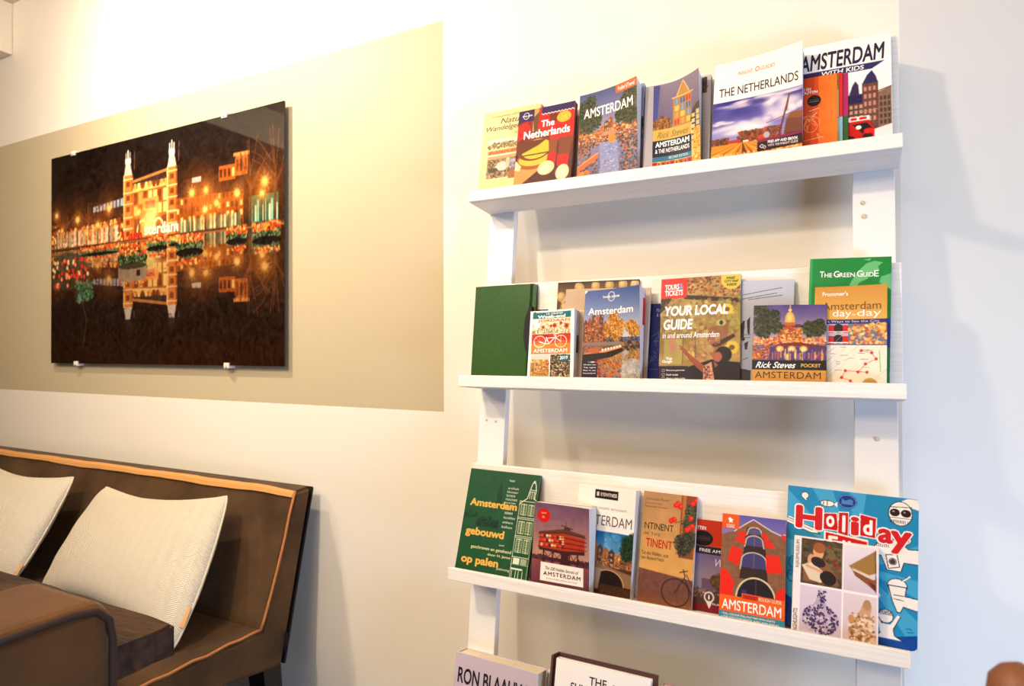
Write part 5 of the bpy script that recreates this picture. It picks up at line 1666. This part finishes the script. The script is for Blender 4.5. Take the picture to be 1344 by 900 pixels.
for t_, x0_, y0_, x1_, y1_, col_ in (('I am', .365, .408, .455, .448, (206, 36, 24)), ('sterdam', .465, .388, .61, .438, (240, 226, 196))):
    v, t = text_mesh(t_, .03, 0, 1)
    pv.append(np.array([((x0_ + a_ * (x1_ - x0_) - .5) * pw, -.0006 - c_, (1 - (y1_ - b_ * (y1_ - y0_))) * ph) for a_, b_, c_ in v]))
    pf += [tuple(i + nvp for i in f) for f in t]
    pmats.append(mat('print_%d' % col_[0], col_, .035, .55))
    pm += [len(pmats) - 1] * len(t)
    nvp += len(v)
me = bpy.data.meshes.new('print')
me.from_pydata(np.concatenate(pv).tolist(), [], pf)
cc = np.ones((len(me.loops), 4), np.float32)
cc[:len(Q) * 4, :3] = np.repeat(c[::-1].reshape(-1, 3), 4, axis=0)
me.color_attributes.new('ink', 'FLOAT_COLOR', 'CORNER').data.foreach_set('color', cc.ravel())
me.polygons.foreach_set('material_index', pm)
link('print', me, PIC, pmats)
bm = bmesh.new()
box(bm, (-pw / 2, 0.0, 0), (pw / 2, .005, ph), .0006, 1)
obj('panel', bm, mat('panel_edge', (40, 24, 18), .2, .5), PIC)
M_CLIP = mat('clear_clip', (226, 214, 196), .15, .6)
for X, z in ((-2.395, PZ1), (-1.62, PZ1), (-2.375, PZ0), (-1.61, PZ0)):
    s_ = 1 if z == PZ1 else -1
    bm = bmesh.new()
    lx, lz = X - (PX0 + PX1) / 2, z - PZ0
    box(bm, (lx - .011, -.004, lz - .008), (lx + .011, .0195, lz + .008), .0015, 2)
    tube(bm, [(lx, -.0045, lz - .001), (lx, -.0075, lz - .001)], .004, 10)
    obj('mounting_clip', bm, M_CLIP, PIC)
# ------------------------------------------------------------------ bench sofa
M_SUEDE = noise_mat('brown_suede', (66, 46, 28), (92, 66, 40), 9, 0.85, 0.15, bump=.25, bscale=240, sheen=.15)
M_PIPE = mat('tan_piping', (176, 112, 62), .7, .3)
M_BAND = mat('tan_zip_band', (206, 148, 84), .65, .3)
M_BLACK = mat('black_wood', (26, 20, 18), .5, .4)
SX1, SX0 = -1.262, -4.2
BENCH = empty('bench_sofa', ((SX0 + SX1) / 2, -.3, FLOOR), 'dark brown suede bench sofa with tan piping along the wall', 'sofa')
BO = Vector(BENCH.location)
prof = [(-.0346, -.3591), (-.0924, -.3637), (-.125, -.470), (-.160, -.575), (-.1961, -.6778), (-.34, -.676), (-.62, -.672), (-.63, -.68), (-.63, -.755), (-.62, -.765), (-.2926, -.7647), (-.15, -.786), (-.1326, -.7816)]
bm = bmesh.new()
fs = prism(bm, prof, SX0, SX1)
es = [e for e in bm.edges if abs(e.verts[0].co.x - e.verts[1].co.x) < 1e-6 or (e.verts[0].co.z > -.37 and e.verts[1].co.z > -.37)]
bmesh.ops.bevel(bm, geom=es, offset=.009, segments=3, affect='EDGES', clamp_overlap=True)
bmesh.ops.translate(bm, verts=bm.verts[:], vec=-BO)
obj('upholstery', bm, M_SUEDE, BENCH)
edge = [(SX1 - .004, -.0900, -.3620), (SX1 - .002, -.1110, -.4170), (SX1 + .0005, -.128, -.47), (SX1 + .001, -.150, -.535), (SX1, -.172, -.600), (SX1 - .002, -.190, -.652), (SX1 - .004, -.1985, -.6745)]
bm = bmesh.new()
tube(bm, [Vector(p) - BO for p in edge], .0032, 8)
tube(bm, [Vector(p) - BO for p in [(SX1 - .004, -.1985, -.6745)] + [(SX1 - .003 + .002 * math.sin(i * 1.7), -.1985 - .42 * i / 14, -.6735 + .0015 * math.sin(i * 2.3)) for i in range(1, 15)]], .0032, 8)
obj('piping', bm, M_PIPE, BENCH, True)
bm = bmesh.new()
n = 60
rows = []
for i in range(n + 1):
    x = SX0 + (SX1 - .004 - SX0) * i / n
    wv = .0010 * math.sin(i * .9) + .0006 * math.sin(i * 2.1)
    wid = .0085 + .0015 * math.sin(i * .5)
    k_ = max(0, (i - n + 3) / 3.0)
    y, z = -.0945, -.3655 + wv - .004 * k_
    rows.append([Vector((x, y + .012 - .004 * k_, z + .006)) - BO, Vector((x, y - .0035, z + .002)) - BO, Vector((x, y - .0075, z - wid)) - BO, Vector((x, y + .002, z - wid - .001)) - BO])
vr = [[bm.verts.new(p) for p in r_] for r_ in rows]
for i in range(n):
    for j in range(4):
        bm.faces.new((vr[i][j], vr[i + 1][j], vr[i + 1][(j + 1) % 4], vr[i][(j + 1) % 4]))
bm.faces.new(vr[0])
bm.faces.new(vr[-1][::-1])
obj('zip_band', bm, M_BAND, BENCH)
bm = bmesh.new()
prism(bm, [(-.0335, -.362), (-.0320, -.368), (-.1265, -.783), (-.131, -.783)], SX0 + .01, SX1 + .0015)
bmesh.ops.translate(bm, verts=bm.verts[:], vec=-BO)
obj('back_panel', bm, M_BLACK, BENCH)
bm = bmesh.new()
box(bm, (SX1 - .012, -.1295, -.752), (SX1 + .010, -.1275, -.706), .0004, 1)
bmesh.ops.translate(bm, verts=bm.verts[:], vec=-BO)
obj('label_tag', bm, mat('black_tag', (26, 24, 34), .6, .3), BENCH)
for lx in (SX1 - .045, SX0 + .1):
    for (ya, yb) in ((-.150, -.105), (-.56, -.60)):
        bm = bmesh.new()
        za, zb = (-.776, FLOOR + .001)
        A8 = [(lx - .03, ya - .032, za), (lx + .03, ya - .032, za), (lx + .03, ya + .022, za), (lx - .03, ya + .022, za)]
        B8 = [(lx - .016, yb - .018, zb), (lx + .016, yb - .018, zb), (lx + .016, yb + .018, zb), (lx - .016, yb + .018, zb)]
        va = [bm.verts.new(Vector(p) - BO) for p in A8]
        vb = [bm.verts.new(Vector(p) - BO) for p in B8]
        bm.faces.new(va)
        bm.faces.new(vb[::-1])
        for i in range(4):
            bm.faces.new((va[i], vb[i], vb[(i + 1) % 4], va[(i + 1) % 4]))
        obj('leg', bm, M_BLACK, BENCH)

# ------------------------------------------------------------------ cushions
M_CUSH = mat('cream_herringbone', (220, 204, 180), .8, .15)
nt, N, L, b = nodes(M_CUSH)
uvn = N.new('ShaderNodeUVMap')
sp_ = N.new('ShaderNodeSeparateXYZ')
L.new(uvn.outputs[0], sp_.inputs[0])
tri = mnode(N, L, 'PINGPONG', mnode(N, L, 'MULTIPLY', sp_.outputs[0], 34.0), 1.0)
ph_ = mnode(N, L, 'ADD', mnode(N, L, 'MULTIPLY', sp_.outputs[1], 150.0), mnode(N, L, 'MULTIPLY', tri, 5.0))
sn = mnode(N, L, 'PINGPONG', ph_, 1.0)
bp = N.new('ShaderNodeBump')
bp.inputs['Strength'].default_value = .9
bp.inputs['Distance'].default_value = .002
L.new(sn, bp.inputs['Height'])
L.new(bp.outputs[0], b.inputs['Normal'])
cr = N.new('ShaderNodeValToRGB')
cr.color_ramp.elements[0].color = (*srgb((214, 198, 172)), 1)
cr.color_ramp.elements[1].color = (*srgb((236, 224, 203)), 1)
L.new(sn, cr.inputs[0])
L.new(cr.outputs[0], b.inputs['Base Color'])
b.inputs['Sheen Weight'].default_value = .1


def cushion(label, corners, puff, tag_at, pinch=.19, seed=0):
    """corners TL, TR, BR, BL; a stuffed square with pulled-out corners and a seam"""
    TL, TR, BR, BL = [Vector(p) for p in corners]
    cen = (TL + TR + BR + BL) / 4
    root = empty('cushion', (BL + BR) / 2, label, 'cushion', 'cream cushions on the bench sofa')
    ro = Vector(root.location)
    nrm = (TR - BL).cross(TL - BR).normalized()
    if nrm.y > 0:
        nrm = -nrm
    g = 44
    rnd = np.random.RandomState(seed)
    bm = bmesh.new()
    uvl = bm.loops.layers.uv.new('UVMap')
    sides = []

    def pos(s, t, side):
        # s,t in -1..1; edges bow inwards, corners stay
        ps = s * (1 + (.30 if s > 0 else -.2) * pinch * (1 - t * t) * abs(s) ** 2 - .022 * (s * t) ** 10)
        pt = t * (1 - pinch * (1 - s * s) * abs(t) ** 2 - .022 * (s * t) ** 10)
        a, c_ = (ps + 1) / 2, (pt + 1) / 2
        p = (TL * (1 - a) + TR * a) * c_ + (BL * (1 - a) + BR * a) * (1 - c_)
        prof = max(0.0, (1 - s * s) * (1 - t * t)) ** .42
        wr = .005 * math.sin(11 * t + 3 * s + seed) * (1 - prof) * abs(s) ** 3
        return p + nrm * side * (puff * prof + wr * prof)
    for side in (1, -.55):
        sides.append([[None] * (g + 1) for _ in range(g + 1)])
        for i in range(g + 1):
            for j in range(g + 1):
                s, t = -1 + 2 * i / g, -1 + 2 * j / g
                s, t = math.sin(s * math.pi / 2), math.sin(t * math.pi / 2)
                if side < 0 and (i in (0, g) or j in (0, g)):
                    sides[1][i][j] = sides[0][i][j]
                else:
                    sides[-1][i][j] = bm.verts.new(pos(s, t, side) - ro)
    for k_, S in enumerate(sides):
        for i in range(g):
            for j in range(g):
                q = [(i, j), (i + 1, j), (i + 1, j + 1), (i, j + 1)]
                f = bm.faces.new([S[a][c_] for a, c_ in (q if k_ == 0 else q[::-1])])
                f.smooth = True
                for lp, (a, c_) in zip(f.loops, q if k_ == 0 else q[::-1]):
                    lp[uvl].uv = (math.sin((-1 + 2 * a / g) * math.pi / 2) * .5, math.sin((-1 + 2 * c_ / g) * math.pi / 2) * .5)
    rim = [Vector(v.co) for v in [sides[0][i][0] for i in range(g)] + [sides[0][g][j] for j in range(g)] + [sides[0][i][g] for i in range(g, 0, -1)] + [sides[0][0][j] for j in range(g, -1, -1)]]
    obj('cover', bm, M_CUSH, root, True)
    bm = bmesh.new()
    tube(bm, rim, .0028, 6)
    obj('seam', bm, mat('cushion_seam', (214, 198, 172), .8, .2), root, True)
    bm = bmesh.new()
    a = (TR * (1 - tag_at) + BR * tag_at)
    d = (BR - TR).normalized()
    x = (TR - TL).normalized()
    p0 = a + x * .004 + nrm * .010
    M = Matrix(((x.x, d.x, nrm.x, p0.x - ro.x), (x.y, d.y, nrm.y, p0.y - ro.y), (x.z, d.z, nrm.z, p0.z - ro.z), (0, 0, 0, 1)))
    box(bm, (0, 0, 0), (.016, .045, .0012), 0, 1, M)
    obj('sewn_tag', bm, mat('tan_tag', (206, 160, 104), .7, .2), root)
    return root


cushion('cream herringbone cushion nearer the right end of the brown bench sofa', [(-1.93, -.178, -.398), (-1.413, -.172, -.372), (-1.340, -.375, -.672), (-1.945, -.345, -.650)], .075, .74, seed=2)
cushion('cream herringbone cushion partly cut off at the left edge, on the brown bench sofa', [(-2.62, -.178, -.375), (-2.095, -.175, -.385), (-2.10, -.345, -.668), (-2.66, -.345, -.66)], .075, .80, seed=5)

# ------------------------------------------------------------------ table and chairs
M_TABLE = noise_mat('dark_reclaimed_wood', (24, 14, 9), (78, 47, 26), 14, .36, .4, bump=.8, bscale=30, stretch=(.8, 3.2, 3.2), detail=10, lo=.36, hi=.74)
TB = empty('dining_table', (-1.75, -1.05, FLOOR), 'thick dark reclaimed wooden table in front of the brown bench sofa', 'table')
TO = Vector(TB.location)
bm = bmesh.new()
rnd = random.Random(4)
g = 26
top, bot = [], []
y0_, y1_ = -1.45, -.660
outline = [(-2.6, y0_)] + [(-.945 + .020 * (i / g) + rnd.uniform(-.0025, .0025), y0_ + (y1_ - y0_) * i / g) for i in range(g + 1)] + [(-.925 - 1.675 * i / 30, y1_ + rnd.uniform(-.002, .002)) for i in range(1, 31)]
vt = [bm.verts.new((x - TO.x, y - TO.y, -.42 - TO.z)) for x, y in outline]
vb = [bm.verts.new((x - TO.x, y - TO.y, -.468 - TO.z)) for x, y in outline]
bm.faces.new(vt)
bm.faces.new(vb[::-1])
for i in range(len(vt)):
    bm.faces.new((vt[i], vb[i], vb[(i + 1) % len(vt)], vt[(i + 1) % len(vt)]))
bmesh.ops.bevel(bm, geom=[e for e in bm.edges if e.verts[0] in vt and e.verts[1] in vt], offset=.004, segments=2, affect='EDGES')
obj('tabletop', bm, M_TABLE, TB)
for lx in (-2.45, -1.42):
    for ly in (-1.36, -.74):
        bm = bmesh.new()
        box(bm, (lx - .035 - TO.x, ly - .035 - TO.y, 0.001), (lx + .035 - TO.x, ly + .035 - TO.y, -.4685 - TO.z), .003)
        obj('leg', bm, M_BLACK, TB)

M_CH = noise_mat('brown_chair_suede', (72, 45, 23), (96, 64, 34), 7, .85, .12, bump=.2, bscale=220, sheen=.2)
CH = empty('dining_chair', (-1.06, -1.09, FLOOR), 'brown suede upholstered chair at the end of the wooden table, lower left', 'chair')
CO = Vector(CH.location)


def cbox(name, a, b_, bev, m, parent, org, seg=4):
    bm = bmesh.new()
    box(bm, Vector(a) - org, Vector(b_) - org, bev, seg)
    return obj(name, bm, m, parent, False)


bk = cbox('backrest', (-.922, -1.33, -.70), (-.757, -.848, -.288), .022, M_CH, CH, CO)
cbox('seat', (-1.36, -1.33, -.72), (-.921, -.84, -.60), .02, M_CH, CH, CO)
bm = bmesh.new()
tube(bm, [Vector(p) - CO for p in ((-.7590, -.862, -.69), (-.7590, -.8520, -.60), (-.7590, -.8510, -.333), (-.7590, -.855, -.310), (-.7590, -.869, -.296), (-.7590, -.892, -.292), (-.7590, -1.30, -.292))], .0045, 8)
obj('piping', bm, mat('dark_piping', (52, 32, 22), .7, .3), CH, True)
for lx in (-1.32, -.80):
    for ly in (-1.29, -.88):
        bm = bmesh.new()
        tube(bm, [(lx - CO.x, ly - CO.y, .001), (lx - CO.x, ly - CO.y, -.72 - CO.z if lx < -1 else -.70 - CO.z)], [.014, .022], 10)
        obj('leg', bm, M_BLACK, CH, True)

# wooden chair close to the camera at the lower right
M_WOODCH = noise_mat('brown_chair_wood', (110, 64, 40), (140, 86, 56), 6, .5, .4, stretch=(4, 4, 1))
WC = empty('wooden_chair', (.37, -.70, FLOOR), 'brown wooden chair with a rounded back post at the lower right edge', 'chair')
WO = Vector(WC.location)
fwd = Vector((-math.sin(YAW), math.cos(YAW), 0))
rgt = Vector((math.cos(YAW), math.sin(YAW), 0))
CP = Vector((0, -DIST, 0))


def cpt(l, d, z):
    p = CP + rgt * l + fwd * d
    return Vector((p.x, p.y, z)) - WO


PZ = -.243
for l, d in ((.388, .5), (.80, .5)):
    bm = bmesh.new()
    tube(bm, [cpt(l, d, FLOOR + .001), cpt(l, d, PZ - .03), cpt(l, d, PZ - .014), cpt(l, d, PZ - .005), cpt(l, d, PZ)], [.016, .022, .020, .013, .003], 16)
    obj('back_post', bm, M_WOODCH, WC, True)
    bm = bmesh.new()
    tube(bm, [cpt(l, d - .40, FLOOR + .001), cpt(l, d - .40, -.722)], [.016, .02], 12)
    obj('leg', bm, M_WOODCH, WC, True)
for z in (-.36, -.50):
    bm = bmesh.new()
    tube(bm, [cpt(.388, .5, z), cpt(.594, .52, z + .005), cpt(.80, .5, z)], .014, 10)
    obj('back_rail', bm, M_WOODCH, WC, True)
bm = bmesh.new()
q = [cpt(.365, .07, -.72), cpt(.823, .07, -.72), cpt(.823, .515, -.72), cpt(.365, .515, -.72)]
va = [bm.verts.new(p) for p in q]
vb = [bm.verts.new(p + Vector((0, 0, .03))) for p in q]
bm.faces.new(va[::-1])
bm.faces.new(vb)
for i in range(4):
    bm.faces.new((va[i], va[(i + 1) % 4], vb[(i + 1) % 4], vb[i]))
obj('seat', bm, M_WOODCH, WC)

# ceiling spotlight that shows in the glass of the picture
SP = empty('ceiling_spotlight', (-4.35, -1.18, CEIL), 'black ceiling spotlight mirrored in the glass picture', 'lamp')
bm = bmesh.new()
box(bm, (-.06, -.06, -.16), (.06, .06, 0), .004)
obj('mount', bm, M_BLACK, SP)
bm = bmesh.new()
tube(bm, [(0, 0, -.17), (.0, .0, -.2), (.03, .06, -.24), (.06, .12, -.28), (.075, .15, -.30)], [.03, .07, .085, .085, .075], 18)
obj('lamp_head', bm, M_BLACK, SP, True)
